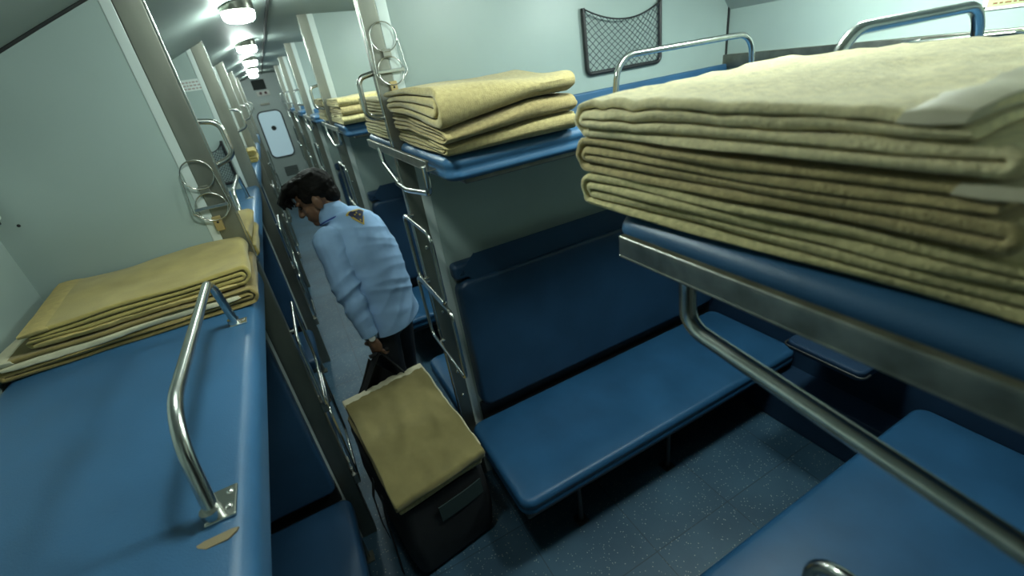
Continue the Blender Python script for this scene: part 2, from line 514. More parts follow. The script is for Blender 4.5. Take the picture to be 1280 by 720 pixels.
fm_.build('vent_frame', 'vent', vg)
for i in range(6): MB().box(-0.11, 0.11, -0.027, -0.018, -0.08+0.03*i, -0.068+0.03*i).build('slat', 'vent', vg)

# ================================================================== LAMPS
def lamp(name, loc, label, m, r, group):
    t = empty(name, loc, label, 'lamp', group)
    MB().lathe([(r*0.98, 0.0), (r*1.06, -0.004), (r*1.05, -0.040), (r*0.97, -0.044)]).build('lamp_collar', 'darksteel', t)
    MB().lathe([(r*0.93, -0.042), (r, -0.046), (r, -0.062), (r*0.95, -0.076), (r*0.80, -0.086), (r*0.5, -0.091), (r*0.12, -0.093)], seg=32).build('lamp_dome', m, t, sharp=80)
    return t
def relamp(root, m):
    for ch in root.children:
        if ch.name.startswith('lamp_dome'):
            ch.data = ch.data.copy(); ch.data.materials[0] = M[m]
def ceil_z(x):
    for (x0, z0), (x1, z1) in zip(prof, prof[1:]):
        if x0 <= x <= x1: return z0+(z1-z0)*(x-x0)/(x1-x0)
names = ['nearest', 'second', 'third', 'fourth', 'fifth']
l0 = None
for k in range(-1, 5):
    loc = (0.045, 2.908+1.85*k, ceil_z(0.045)+0.006)
    lb = 'round white corridor ceiling lamp, %s from the camera' % names[k] if k >= 0 else 'round white corridor ceiling lamp overhead, above the left side berth rail'
    if l0 is None: l0 = lamp('ceiling_lamp', loc, lb, 'lamp', 0.076, 'corridor ceiling lamps')
    else: dup(l0, loc, lb)
b0 = None
for k in range(5):
    for x, w_ in ((1.02, 'corridor'), (1.72, 'added fill on the window')):  # the window side lamps are added fill, brightening the outer wall
        loc = (x, 0.875+1.85*k, ceil_z(x)+0.004)
        lb = 'round white ceiling lamp of the %s bay, %s side' % (names[k], w_)
        if b0 is None: b0 = bb = lamp('bay_lamp', loc, lb, 'lamp_bay', 0.095, 'bay ceiling lamps')
        else: bb = dup(b0, loc, lb)
        if k == 0 and x > 1.1: b1 = bb
relamp(b0, 'lamp_bay0')
relamp(b1, 'lamp_fill')
relamp(l0, 'lamp_near')
# ================================================================== BERTHS ON THE RIGHT
XE = 2.185
def upper_berth(side, loc, label, rail=True):
    """side -1: lies on the camera side of its partition, +1 on the far side. Local origin on the partition, at floor"""
    t = empty('upper_berth', loc, label, 'berth', 'upper berths of the bays')
    y0, y1 = sorted((side*0.023, side*0.565))
    c = MB()
    cushion(c, XR, XE, y0, y1, ZB-0.074, ZB, 0.045, 0.026, 0.004, 0.006)
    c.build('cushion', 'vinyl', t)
    s = MB()
    yy = [side*0.045, side*0.535]
    s.tube(fillet([(XR+0.30, yy[1], ZB-0.004), (XR+0.034, yy[1], ZB-0.004), (XR+0.034, yy[0], ZB-0.004), (XR+0.30, yy[0], ZB-0.004)], 0.05), 0.0016, 6)
    s.build('piping', 'seam', t)
    p = MB().box(XR+0.05, XE, y0+0.012, y1-0.04, ZB-0.088, ZB-0.066, 0.006)
    p.build('berth_pan', 'darksteel', t)
    u = MB()
    ya, yb = sorted((side*0.023, side*0.045))
    u.box(XR+0.06, XE, ya, yb, ZB-0.01, ZB+0.045, 0.008)
    u.build('back_edge', 'vinyl', t)
    if rail:
        yr = side*0.53
        r = MB()
        xo = 1.03 if side < 0 else 0.865
        pts = [(xo, yr, ZB-0.03), (xo+0.015, yr, ZB+0.125)]
        if side < 0: pts = [(1.035, yr, ZB-0.03), (1.06, yr, ZB+0.182), (1.70, yr, ZB+0.182), (1.73, yr, ZB-0.03)]
        else: pts = [(0.83, yr, ZB-0.03), (0.86, yr, ZB+0.188), (1.335, yr, ZB+0.188), (1.355, yr, ZB-0.03)]
        r.tube(fillet(pts, 0.075, 8), 0.0105, 12)
        r.build('guard_rail', 'chrome', t)
    return t
ub = {}
for k in range(0, 6):
    lb = 'blue padded upper berth on the camera side of the %s right partition' % ORD[k]
    if k == 1: ub[-1] = upper_berth(-1, (0, PY(1), 0), lb)
    lf = 'blue padded upper berth on the far side of the %s right partition' % ORD[k]
    if k == 0:
        ub[1] = upper_berth(1, (0, PY(0), 0), 'blue upper berth in the right foreground under the large blanket pile')
for k in range(2, 6): dup(ub[-1], (0, PY(k), 0), 'blue padded upper berth on the camera side of the %s right partition' % ORD[k])
for k in range(1, 6): dup(ub[1], (0, PY(k), 0), 'blue padded upper berth on the far side of the %s right partition' % ORD[k])

def lower_seat(side, loc, label):
    t = empty('lower_berth', loc, label, 'seat', 'lower seats of the bays')
    y0, y1 = sorted((side*0.065, side*0.65))
    c = MB()
    cushion(c, XR, XE, y0, y1, ZS-0.085, ZS, 0.06, 0.028, 0.006, 0.004)
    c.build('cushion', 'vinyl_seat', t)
    MB().box(XR+0.09, XE, *sorted((side*0.0235, side*0.040)), 0.36, 0.508, 0.003).build('shade_strip', 'black', t)  # black strip put in for the shade between seat and backrest
    s = MB()
    yb, yf = side*0.10, side*0.62
    s.tube(fillet([(XR+0.6, yf, ZS-0.003), (XR+0.032, yf, ZS-0.003), (XR+0.032, yb, ZS-0.002), (XE-0.05, yb, ZS-0.002)], [0, 0.05, 0.004, 0]), 0.0016, 6)
    s.build('piping', 'seam', t)
    f = MB()
    f.box(XR+0.02, XE, y0+0.02, y1-0.03, ZS-0.115, ZS-0.075, 0.006)
    f.build('seat_frame', 'black', t)
    for x in (XR+0.32, 1.3, XE-0.08):
        l = MB()
        yl = side*0.56
        l.tube(fillet([(x, yl, ZS-0.10), (x, yl, 0.02), (x, yl, 0.0)], 0.01), 0.014, 10)
        l.box(x-0.03, x+0.03, yl-0.03, yl+0.03, 0, 0.008)
        l.build('leg', 'black', t)
    return t
s_n = lower_seat(-1, (0, PY(1), 0), 'large blue padded lower seat in the middle beside the carry bag')
s_f = lower_seat(1, (0, PY(0), 0), 'blue padded lower seat in the bottom right corner of the picture')
for k in (2, 3): dup(s_n, (0, PY(k), 0), 'blue padded lower seat on the camera side of the %s right partition' % ORD[k])
for k in (1, 2): dup(s_f, (0, PY(k), 0), 'blue padded lower seat on the far side of the %s right partition' % ORD[k])

def backrest(loc, label):
    t = empty('middle_berth', loc, label, 'berth', 'folded middle berths used as backrests')
    c = MB()
    cushion(c, 0.495, 2.165, -0.72, 0, 0, 0.075, 0.06, 0.024, 0.004)
    me = c.mesh('cushion')
    # stand the slab upright against the partition: local y -> -z
    me.transform(Matrix(((1, 0, 0, 0), (0, 0, -1, -0.022), (0, 1, 0, 1.235), (0, 0, 0, 1))))
    link('cushion', me, 'vinyl_shaded', t)
    h = MB()
    cushion(h, 0.495, 2.165, -0.075, 0, 0, 0.06, 0.02, 0.018, 0.0)
    me = h.mesh('headroll')
    me.transform(Matrix(((1, 0, 0, 0), (0, 0, -1, -0.022), (0, 1, 0, 1.318), (0, 0, 0, 1))))
    link('top_roll', me, 'vinyl_shaded', t)
    for x in (0.53, 2.1):
        MB().box(x-0.02, x+0.02, -0.05, -0.023, 1.225, 1.262, 0.004).build('hinge', 'darksteel', t)
    return t
M['vinyl_shaded'] = mat('shaded_blue_vinyl', (0.012, 0.040, 0.085, 1), 0.40, bump=0.25, bscale=420, var=0.12, vscale=6)  # vinyl blue darkened to put shade into the backrests and side benches
bk = backrest((0, PY(1), 0), 'shade-darkened blue folded middle berth forming the backrest of the large middle seat')
for k in (2, 3): dup(bk, (0, PY(k), 0), 'shade-darkened blue folded middle berth backrest on the %s right partition' % ORD[k])

# ---- posts with ladders on the right
def bay_post(loc, label, near=False):
    t = empty('ladder_post', loc, label, 'post', 'steel ladder posts along the right of the corridor')
    MB().box(0.388, 0.450, -0.026, 0.026, 0, 2.535, 0.005).build('post', 'steel', t)
    MB().box(0.3845, 0.3905, -0.028, -0.022, 0.0, 2.52, 0.0015).build('edge_lip', 'chrome', t)
    c = MB()
    y0, y1 = (-0.47, 0.41)
    if near: y1 = 0.505
    # berth end channel (C section)
    c.box(0.372, 0.380, y0, y1, ZB-0.041, ZB-0.013, 0.003)
    c.box(0.372, 0.402, y0, y1, ZB-0.043, ZB-0.039, 0.0015)
    c.box(0.372, 0.384, y0, y1, ZB-0.016, ZB-0.011, 0.002)

    c.build('berth_channel', 'steel_ch', t)
    s = MB()
    if near: pts = [(0.383, 0.392, ZB-0.03), (0.383, 0.388, 1.753), (0.383, 0.02, 1.7065)]
    else: pts = [(0.374, -0.445, ZB-0.03), (0.374, -0.438, ZB-0.115), (0.374, -0.14, ZB-0.155), (0.374, 0.0, ZB-0.150)]
    s.tube(fillet(pts, 0.03), 0.0105, 12)
    s.build('step', 'chrome', t)
    s = MB()
    pts = [(0.374, 0.185, ZB-0.03), (0.374, 0.17, ZB-0.09), (0.374, -0.02, ZB-0.145)]
    if not near:
        s.tube(fillet(pts, 0.02), 0.0095, 12)
        s.build('step', 'chrome', t)
    def loop(ya, yb, za, zb, r=0.008):
        q = [(0.368, ya, za), (0.368, yb, za), (0.368, yb, zb), (0.368, ya, zb)]
        m = MB().tube(fillet(q, 0.035, 6, closed=True), r, 10, closed=True)
        for z in (za, zb): m.tube([(0.368, (ya+yb)/2*0.2, z), (0.395, (ya+yb)/2*0.2, z)], 0.007, 8)
        m.build('ladder_rung', 'chrome', t)
    if near:
        loop(-0.10, 0.186, 1.28, 1.565)
    else:
        loop(-0.33, 0.015, 1.285, 1.575)
        loop(-0.375, 0.065, 0.955, 1.27)
    # grab handle towards the corridor
    h = MB()
    h.tube(fillet([(0.392, 0, 2.105), (0.330, 0, 2.095), (0.326, 0, 1.965), (0.392, 0, 1.952)], 0.03), 0.0095, 12)
    h.build('grab_handle', 'chrome', t)
    for z in (1.42, 1.10, 0.75, 0.6):
        MB().lathe([(0.009, 0), (0.009, 0.004), (0.005, 0.008)], seg=12).build('bolt', 'chrome', t).matrix_local = Matrix.Translation((0.419, -0.026, z)) @ Matrix.Rotation(math.pi/2, 4, 'X')
    return t
M['steel_ch'] = mat('scuffed_steel_channel', (0.34, 0.34, 0.30, 1), 0.34, metal=0.9, var=0.3, vscale=25, rvar=0.1)
bay_post((0, PY(0), 0), 'steel berth channel and step tube in the right foreground under the big blanket pile', near=True)
bp = bay_post((0, PY(1), 0), 'steel ladder post with wire bottle rings, tallest in the middle of the picture')
for k in range(2, 6): dup(bp, (0, PY(k), 0), 'steel ladder post at the corridor edge of the %s right partition' % ORD[k])

# ================================================================== SIDE BERTHS ON THE LEFT
def side_berth(loc, label):
    # local origin on the partition at its far end; runs towards the camera
    t = empty('side_berth', loc, label, 'berth', 'side upper berths along the left window wall')
    c = MB()
    cushion(c, XWL+0.006, XL, -PITCHY+0.026, -0.024, ZBL-0.085, ZBL, 0.03, 0.030, 0.003, 0.0)
    c.build('cushion', 'vinyl', t)
    MB().box(XWL+0.01, XL-0.015, -PITCHY+0.03, -0.03, ZBL-0.115, ZBL-0.075, 0.006).build('berth_pan', 'darksteel', t)
    r = MB()
    x = XL-0.052
    ya, yb = -1.185, -0.505
    r.tube(fillet([(x, ya, ZBL-0.003), (x-0.003, ya+0.055, ZBL+0.15), (x-0.003, yb-0.035, ZBL+0.15), (x+0.004, yb, ZBL-0.003)], [0, 0.16, 0.06, 0], 9), 0.0105, 14)
    r.build('guard_rail', 'chrome', t)
    for y in (ya, yb):
        f = MB()
        d = 0.03 if y == ya else -0.0
        f.box(x-0.012, x+0.030, y-0.016, y+0.018+d, ZBL-0.001, ZBL+0.005, 0.0022)
        f.tube([(x, y, ZBL+0.002), (x, y, ZBL+0.018)], 0.0145, 12)
        for q in (0.0, d):
            f.ball((x+0.020, y+0.004+q, ZBL+0.005), (0.0055, 0.0055, 0.003), u=10, v=6)
        f.build('rail_foot', 'chrome', t)
    return t
sb = side_berth((0, PY(1), 0), 'blue side berth in the left foreground with steel guard rail and folded blankets')
# torn vinyl beside the near rail foot
tm = MB()
tp = [(0.024*math.cos(a)*(1+0.25*math.sin(3*a)), 0.011*math.sin(a)*(1+0.3*math.cos(2*a))) for a in [2*math.pi*k/14 for k in range(14)]]
tm.prism(tp, 'z', 0, 0.0025)
tr = tm.build('torn_patch', 'vinyl_tear', sb)
tr.location = (XL-0.045, -1.232, ZBL-0.0005)
tr['label'] = 'torn brown patch in the blue vinyl beside the rail foot'
for k in range(2, 6): dup(sb, (0, PY(k), 0), 'blue side upper berth against the %s left partition' % ORD[k])
for c_ in [o for o in bpy.data.objects if o.name.startswith('torn_patch.')]: bpy.data.objects.remove(c_)

def side_seat(side, loc, label):
    t = empty('side_bench', loc, label, 'seat', 'side lower seats along the left window wall')
    y0, y1 = sorted((side*0.10, side*0.62))
    c = MB()
    cushion(c, XWL+0.01, -0.235, y0, y1, 0.315, 0.40, 0.05, 0.026, 0.005)
    c.build('cushion', 'vinyl_shaded', t)
    MB().box(XWL+0.02, -0.25, y0+0.015, y1-0.015, 0.285, 0.325, 0.005).build('seat_frame', 'darksteel', t)
    for y in (y0+0.05, y1-0.05):
        m = MB().tube([(-0.27, y, 0.29), (-0.27, y, 0.0)], 0.014, 10)
        m.box(-0.30, -0.24, y-0.03, y+0.03, 0, 0.008)
        m.build('leg', 'darksteel', t)
    # the raised backrest on the partition
    b = MB()
    cushion(b, XWL+0.01, -0.278, -0.86, 0, 0, 0.07, 0.03, 0.022, 0.004)
    me = b.mesh('backrest')
    if side < 0: me.transform(Matrix(((1, 0, 0, 0), (0, 0, -1, -0.022), (0, 1, 0, 1.29), (0, 0, 0, 1))))
    else: me.transform(Matrix(((1, 0, 0, 0), (0, 0, 1, 0.022), (0, 1, 0, 1.29), (0, 0, 0, 1))))
    link('backrest', me, 'vinyl_shaded', t)
    MB().box(XWL+0.01, -0.278, *sorted((side*0.0235, side*0.045)), 0.33, 0.45, 0.003).build('shade_strip', 'black', t)  # black strip stands in for the shaded gap behind the bench
    return t
ssn = side_seat(-1, (0, PY(1), 0), 'blue side seat in the lower left, below the near side berth')
ssf = side_seat(1, (0, PY(1), 0), 'blue side seat behind the nearest left post, edge seen beyond it')
for k in (2, 3): dup(ssn, (0, PY(k), 0), 'blue side seat on the camera side of the %s left partition' % ORD[k])
dup(ssf, (0, PY(2), 0), 'blue side seat on the far side of the second left partition')

def side_post(loc, label):
    t = empty('side_post', loc, label, 'post', 'steel posts along the left of the corridor')
    MB().box(-0.270, -0.197, -0.026, 0.026, 0, 2.455, 0.005).build('post', 'steel', t)
    h = MB()
    h.tube(fillet([(-0.200, 0, 2.045), (-0.140, 0, 2.035), (-0.136, 0, 1.925), (-0.200, 0, 1.905)], 0.035), 0.0095, 12)
    h.build('grab_handle', 'chrome', t)
    for za, zb, ya, yb in ((0.90, 1.24, -0.09, 0.32), (0.44, 0.84, -0.05, 0.30)):
        q = [(-0.175, ya, za), (-0.175, yb, za), (-0.175, yb, zb), (-0.175, ya, zb)]
        m = MB().tube(fillet(q, 0.035, 6, closed=True), 0.0075, 10, closed=True)
        for z in (za, zb): m.tube([(-0.175, 0, z), (-0.2, 0, z)], 0.007, 8)
        m.build('ladder_rung', 'chrome', t)
    for z in (0.86, 0.40):
        m = MB().box(-0.20, -0.172, -0.035, 0.035, z-0.03, z+0.03, 0.006)
        m.build('bracket', 'steel_ch', t)
    # bright edge of the channel
    MB().box(-0.199, -0.192, -0.028, -0.022, 1.56, 2.44, 0.0015).build('edge_lip', 'chrome', t)
    return t
sp = side_post((0, PY(1), 0), 'broad steel post with wire bottle rings at the left side berth')
for k in range(2, 6): dup(sp, (0, PY(k), 0), 'steel post at the corridor edge of the %s left partition' % ORD[k])

# ---- folding wire bottle holders
def bottle_holder(loc, label, flip=1):
    t = empty('bottle_holder', loc, label, 'bottle holder', 'folding wire bottle holders')
    def ring(cx, cz, r, name):
        m = MB().tube([(cx+r*math.cos(2*math.pi*i/32), -0.012, cz+r*math.sin(2*math.pi*i/32)) for i in range(32)], 0.0022, 8, closed=True)
        return m.build(name, 'chrome', t)
    ring(0.0, 0.055, 0.046, 'upper_ring')
    lr = ring(0.0, -0.052, 0.046, 'lower_ring')
    MB().box(-0.050, 0.050, -0.0155, -0.0105, -0.0575, -0.0465, 0.001).build('cross_bar', 'chrome', lr)
    m = MB().tube(fillet([(-0.047, -0.014, 0.045), (-0.056, -0.02, -0.06), (-0.03, -0.014, -0.09)], 0.01), 0.002, 8)
    m.tube(fillet([(0.047, -0.014, 0.045), (0.056, -0.02, -0.06), (0.03, -0.014, -0.09)], 0.01), 0.002, 8)
    m.build('side_wire', 'chrome', t)
    MB().box(-0.015, 0.015, -0.012, 0.0, -0.010, 0.018, 0.002).build('hinge_plate', 'steel', t)
    MB().box(-0.016, 0.010, -0.012, 0.0, -0.135, -0.085, 0.002).build('catch_plate', 'brass', t)
    MB().ball((-0.003, -0.012, -0.105), (0.004, 0.004, 0.004), u=10, v=6).build('rivet', 'dark', t)
    return t
bottle_holder((-0.256, PY(1)-0.0265, 1.838), 'folding wire bottle holder on the left steel post')
bottle_holder((0.446, PY(1)-0.0265, 2.155), 'folding wire bottle holder on the middle steel post')

# ---- net pockets
def net_pocket(loc, w, h, label, nu, nv):
    t = empty('net_pocket', loc, label, 'net pocket', 'black net pockets on the partitions')
    MB().tube(fillet([(0, -0.014, h), (0.008, -0.014, 0), (w, -0.014, 0), (w-0.004, -0.014, h)], 0.022), 0.009, 10).build('frame', 'black', t)
    def top(u): return h - 0.006 - 0.052*4*u*(1-u)*(1 if u > 0.0 else 0)
    MB().tube([(0.004+(w-0.008)*i/16, -0.020-0.012*math.sin(math.pi*i/16), top(i/16.0)) for i in range(17)], 0.0032, 8).build('elastic', 'black', t)
    n = MB()
    def P(u, v):
        z = 0.004 + (top(u)-0.004)*v
        return (0.006+(w-0.012)*u, -0.016-0.022*math.sin(math.pi*u)*(0.35+0.65*v), z + 0.004*noise.noise((u*9, v*9, 1.3)))
    for s in (-1, 1):
        for i in range(-nv, nu+nv):
            pts = []
            for j in range(0, nv*2+1):
                v = j/(nv*2.0)
                u = (i + (s*(j/2.0)))/nu
                if 0 <= u <= 1: pts.append(P(u, v))
            if len(pts) > 1: n.tube(pts, 0.0014, 5)
    n.build('netting', 'net', t)
    return t
net_pocket((1.297, PY(1)-0.02, 1.972), 0.43, 0.252, 'black net pocket on the pale partition above the middle blanket pile', 13, 8)
net_pocket((-0.46, PY(2)-0.02, 1.60), 0.15, 0.27, 'black net pocket on the second left partition, seen past the steel post', 7, 11)

# ---- table, notice, small fixtures
tb = empty('window_table', (1.80, 0.84, 0.0), 'small navy folding table on the outer wall between the two lower seats', 'table')
c = MB(); cushion(c, -0.01, XWR-1.80, -0.16, 0.17, 0.70, 0.745, 0.035, 0.012, 0.0); c.build('table_top', 'vinyl_dark', tb)
MB().tube(fillet([(0.04, -0.165, 0.722), (-0.013, -0.165, 0.722), (-0.013, 0.175, 0.722), (0.04, 0.175, 0.722)], 0.03), 0.005, 8).build('edging', 'black', tb)
MB().tube(fillet([(0.12, 0, 0.705), (0.12, 0, 0.62), (0.385, 0, 0.45)], 0.04), 0.012, 10).build('bracket', 'darksteel', tb)
nb = empty('notice_plate', (XWR, 0.66, 2.002), 'pale green notice plate with tiny print at the top right on the outer wall', 'notice')
MB().box(-0.005, 0, -0.22, 0.135, 0.0, 0.16, 0.0015).build('plate', 'white', nb)
MB().box(-0.007, -0.0045, -0.21, 0.122, 0.010, 0.15).build('card', 'notice', nb)
ink = MB()
for row in range(11):
    y = 0.108
    z = 0.016 + row*0.0125
    while y > -0.19:
        l = random.uniform(0.006, 0.02)
        ink.box(-0.0078, -0.0068, y-l, y, z, z+0.0050)
        y -= l + 0.005
ink.build('print', 'ink', nb)
MB().ball((-0.006, 0.128, 0.008), (0.003, 0.0035, 0.0035), u=8, v=6).build('screw', 'dark', nb)
ck = empty('wall_bracket', (XWR, 0.80, 1.925), 'chrome bracket lying along the right outer wall ledge behind the big blanket pile', 'bracket')
MB().tube(fillet([(-0.03, -0.16, 0.0), (-0.075, -0.14, 0.01), (-0.075, 0.14, 0.004), (-0.03, 0.16, 0.0)], 0.02), 0.008, 10).build('bar', 'chrome', ck)
MB().box(-0.035, -0.021, -0.19, -0.13, -0.012, 0.016, 0.002).build('mount', 'chrome', ck)
MB().box(-0.035, -0.021, 0.13, 0.19, -0.012, 0.016, 0.002).build('mount', 'chrome', ck)
wb = empty('wall_box', (XWL, 1.70, 1.87), 'grey box on the left window wall at the picture edge', 'box')
MB().box(0, 0.045, -0.22, 0.060, 0.012, 0.20, 0.008).build('housing', 'trimlight', wb)
MB().box(0.004, 0.04, -0.21, 0.050, 0.0, 0.016, 0.004).build('underside', 'vent', wb)
MB().ball((-0.733, PY(1)-0.0205, 1.854), (0.0045, 0.002, 0.0045), u=10, v=6).build('screw_hole', 'dark', None)
tag(bpy.data.objects['screw_hole'], 'tiny dark screw hole in the left partition above the blankets', 'screw')
st = empty('sticker', (-0.40, PY(2)-0.021, 2.20), 'small faded red lettered sticker high on the second left partition', 'sticker')
MB().box(-0.0, 0.12, -0.001, 0.0, -0.02, 0.045).build('backing', 'trimlight', st)
q = MB()
for r_ in range(3):
    x = 0.008
    while x < 0.10:
        l = random.uniform(0.008, 0.018); q.box(x, x+l, -0.0018, -0.0009, -0.012+0.018*r_, -0.003+0.018*r_); x += l+0.006
q.build('print', 'stickerink', st)

# ================================================================== BLANKETS
def ribbon(path, th, v0, v1, nv, disp, edge=0.006, grow=0.0):
    """a cloth sheet: 2D centre line (x,z) swept along y, with real thickness and soft edges"""
    n = len(path)
    nrm = []
    for i in range(n):
        a = path[max(i-1, 0)]; b = path[min(i+1, n-1)]
        d = Vector((b[0]-a[0], b[1]-a[1])); d.normalize()
        nrm.append(Vector((-d.y, d.x)))
    st = [(v0, 0.35), (v0+edge*0.35, 0.8), (v0+edge, 1.0)]
    for i in range(1, nv): st.append((v0+edge+(v1-v0-2*edge)*i/nv, 1.0))
    st += [(v1-edge, 1.0), (v1-edge*0.35, 0.8), (v1, 0.35)]
    m = MB()
    vs = []
    for y, k in st:
        top, bot = [], []
        for i, (x, z) in enumerate(path):
            kk = k*(0.55 if i in (0, n-1) else 1.0)
            o = nrm[i]*(th/2*kk + grow)
            top.append(disp(x+o.x, y, z+o.y, i/(n-1)))
            bot.append(disp(x-o.x, y, z-o.y, i/(n-1)))
        vs += top + bot[::-1]
    R = 2*n
    fs = []
    for j in range(len(st)-1):
        for i in range(R):
            fs.append((j*R+i, j*R+(i+1) % R, (j+1)*R+(i+1) % R, (j+1)*R+i))
    for j, rev in ((0, False), (len(st)-1, True)):
        for i in range(n-1):
            q = (j*R+i, j*R+i+1, j*R+R-2-i, j*R+R-1-i)
            fs.append(q[::-1] if rev else q)
    return m.add(vs, fs)
def blanket(loc, rz, L, Wd, label, group, layers=4, t=0.0125, seed=0, m='wool', end_trim=None, end_len=0.05, edge_trims=(), amp=0.006, top_amp=None, nose=0.75, lean=None, step=0.02, wr=0.0, wdir=(1.0, 0.25)):
    """folded blanket. Local x points out of the folded nose, y across, z up; the nose tip is at x=0"""
    o = empty('folded_blanket', loc, label, 'blanket', group, rz)
    rnd = random.Random(seed)
    R0 = (layers-1)*t/2.0
    zc = t/2.0 + R0
    ends = [-L + rnd.uniform(-0.012, 0.012) for _ in range(layers)]
    path, lay = [], []
    half = layers//2
    seqs = []
    for j in range(half):
        a, b = layers-1-j, j
        seqs.append((a, b) if j % 2 == 0 else (b, a))
    def lz(i): return t/2.0 + i*t
    nx = -R0*nose
    marks = {}
    for j, (a, b) in enumerate(seqs):
        r = abs(a-b)*t/2.0
        cxn = nx - j*0.004
        x_in = ends[a]
        s0 = len(path)
        ns = max(6, int((cxn-x_in)/step))
        for i in range(ns): path.append((x_in + (cxn-x_in)*i/ns, lz(a)))
        marks[a] = (s0, len(path))
        sg = -1 if a > b else 1
        k_ = 10
        for i in range(k_+1):
            an = math.pi*i/k_
            path.append((cxn + r*nose*math.sin(an), zc - sg*-1*r*math.cos(an)*1.0 if sg > 0 else zc + r*math.cos(an)))
        if sg > 0:
            # bottom to top
            for i in range(k_+1):
                an = math.pi*i/k_
                path[-(k_+1)+i] = (cxn + r*nose*math.sin(an), zc - r*math.cos(an))
        s0 = len(path)
        x_out = ends[b]
        for i in range(1, ns+1): path.append((cxn + (x_out-cxn)*i/ns, lz(b)))
        marks[b] = (s0, len(path))
        if j < half-1:
            c2 = seqs[j+1][0]
            r2 = (lz(c2)-lz(b))/2.0
            zz = (lz(c2)+lz(b))/2.0
            for i in range(1, 6):
                an = math.pi*i/6
                path.append((x_out - abs(r2)*math.sin(an), zz - r2*math.cos(an)))
            ends[c2] = x_out
    tot = layers*t
    sd = seed*7.31
    ta = amp if top_amp is None else top_amp
    ph = rnd.uniform(0, 6)
    def disp(x, y, z, s):
        f = max(0.0, min(1.0, z/tot))
        dz = noise.noise((x*5+sd, y*5, z*12))*amp*(0.25+f) + noise.noise((x*13+sd, y*13, z*60+3))*amp*0.3
        dz += ta*f*noise.noise((x*3.2-sd, y*3.2+sd, 5.0))
        if wr:
            q = noise.noise(((x*wdir[0]+y*wdir[1])*24+sd, (y*wdir[0]-x*wdir[1])*7, 2.0))
            dz += wr*f*(1-2.2*abs(q))
        dx = 0.006*noise.noise((y*6+sd, z*50, x*2)) + 0.008*noise.noise((y*2.5, z*25+sd, 8))
        dy = 0.007*noise.noise((x*7, z*70+sd, 2.0)) + 0.004*noise.noise((x*3+sd, z*25, 4.0))
        dy *= (1 if abs(y) > Wd*0.25 else 0.5)
        zz = max(z + (dz if z > t*0.9 else dz*0.0), 0.0012 if z < t*0.5 else 0.003)
        p = Vector((x+dx, y+dy, zz))
        return lean(p, f) if lean else p
    nv = max(8, int(Wd/step))
    ribbon(path, t*0.90, -Wd/2, Wd/2, nv, disp).build('cloth', m, o, sharp=60)
    if end_trim:
        n = max(3, int(end_len/step)+1)
        ribbon(path[:n], t*0.90, -Wd/2-0.002, Wd/2+0.002, nv, lambda x, y, z, s: disp(x, y, z, s*n/len(path)), grow=0.0018).build('end_binding', end_trim, o, sharp=60)
    for (li, side, wd, mm) in edge_trims:
        a, b = marks[li]
        v0, v1 = (-Wd/2-0.003, -Wd/2+wd) if side < 0 else (Wd/2-wd, Wd/2+0.003)
        def dd(x, y, z, s):
            p = disp(x, y, z, s)
            w = noise.noise((x*38+sd, z*9, 3.0))
            p.z += 0.0022*w; p.y += side*0.003*noise.noise((x*30, 1.0, sd))
            return p
        ribbon(path[a:b], t*0.90, v0, v1, 4, dd, grow=0.0020).build('edge_binding', mm, o, sharp=60)
    return o
HP = math.pi/2
# --- the large pile in the right foreground: folded noses point along +y, sides towards the corridor
g = 'blankets in the large foreground pile'
xc = XR+0.225
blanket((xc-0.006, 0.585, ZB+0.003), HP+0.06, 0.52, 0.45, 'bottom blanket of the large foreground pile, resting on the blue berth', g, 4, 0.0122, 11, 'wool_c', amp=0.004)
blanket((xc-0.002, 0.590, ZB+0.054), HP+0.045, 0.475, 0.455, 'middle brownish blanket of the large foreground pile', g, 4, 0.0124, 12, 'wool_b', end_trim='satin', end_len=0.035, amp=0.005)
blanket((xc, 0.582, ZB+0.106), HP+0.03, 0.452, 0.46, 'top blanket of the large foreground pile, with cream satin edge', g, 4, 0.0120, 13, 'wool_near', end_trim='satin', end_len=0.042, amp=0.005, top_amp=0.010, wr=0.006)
# --- pile on the berth in the middle: noses towards the camera
g = 'blankets in the middle pile'
def sag(k, d):
    # the pile is pressed down at its front corner by the corridor, the top blanket drapes over it
    def fn(p, f):
        c = max(0.0, min(1.0, (0.06-p.y)/0.26))*max(0.0, min(1.0, (p.x+0.36)/0.36))
        return Vector((p.x, p.y, p.z*(1+k*c) + d*c))
    return fn
for i, (mm, n_) in enumerate((('wool_mid', 'bottom'), ('wool_mid_b', 'middle'), ('wool_mid', 'top'))):
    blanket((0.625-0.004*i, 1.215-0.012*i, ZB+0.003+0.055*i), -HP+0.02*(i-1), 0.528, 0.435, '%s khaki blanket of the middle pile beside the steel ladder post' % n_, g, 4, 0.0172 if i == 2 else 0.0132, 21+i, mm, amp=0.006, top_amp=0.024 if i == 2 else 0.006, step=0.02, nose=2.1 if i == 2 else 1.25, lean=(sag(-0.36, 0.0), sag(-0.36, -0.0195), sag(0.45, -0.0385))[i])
def pile(cx, y, nosey, names_, g, seed, n=3, L=0.5, Wd=0.43, z=ZB, rz=None, t=0.0125, mats=('wool_c', 'wool_b', 'wool')):
    for i in range(n):
        blanket((cx+0.006*(i % 2), y, z+0.003+(4*t+0.002)*i), (-HP if nosey < 0 else HP) if rz is None else rz, L, Wd, names_ % ['bottom', 'middle', 'top', 'extra'][i if n == 3 else (i if i < n-1 else 2)], g, 4, t, seed+i, mats[i % 3], amp=0.006, step=0.045)
pile(0.62, 2.33, 1, '%s khaki blanket of the pile just behind the middle steel post', 'blankets behind the middle post', 31, L=0.46)
pile(0.62, PY(2)-0.595, -1, '%s khaki blanket of the pile before the second right post', 'blankets before the second right post', 41, L=0.54)
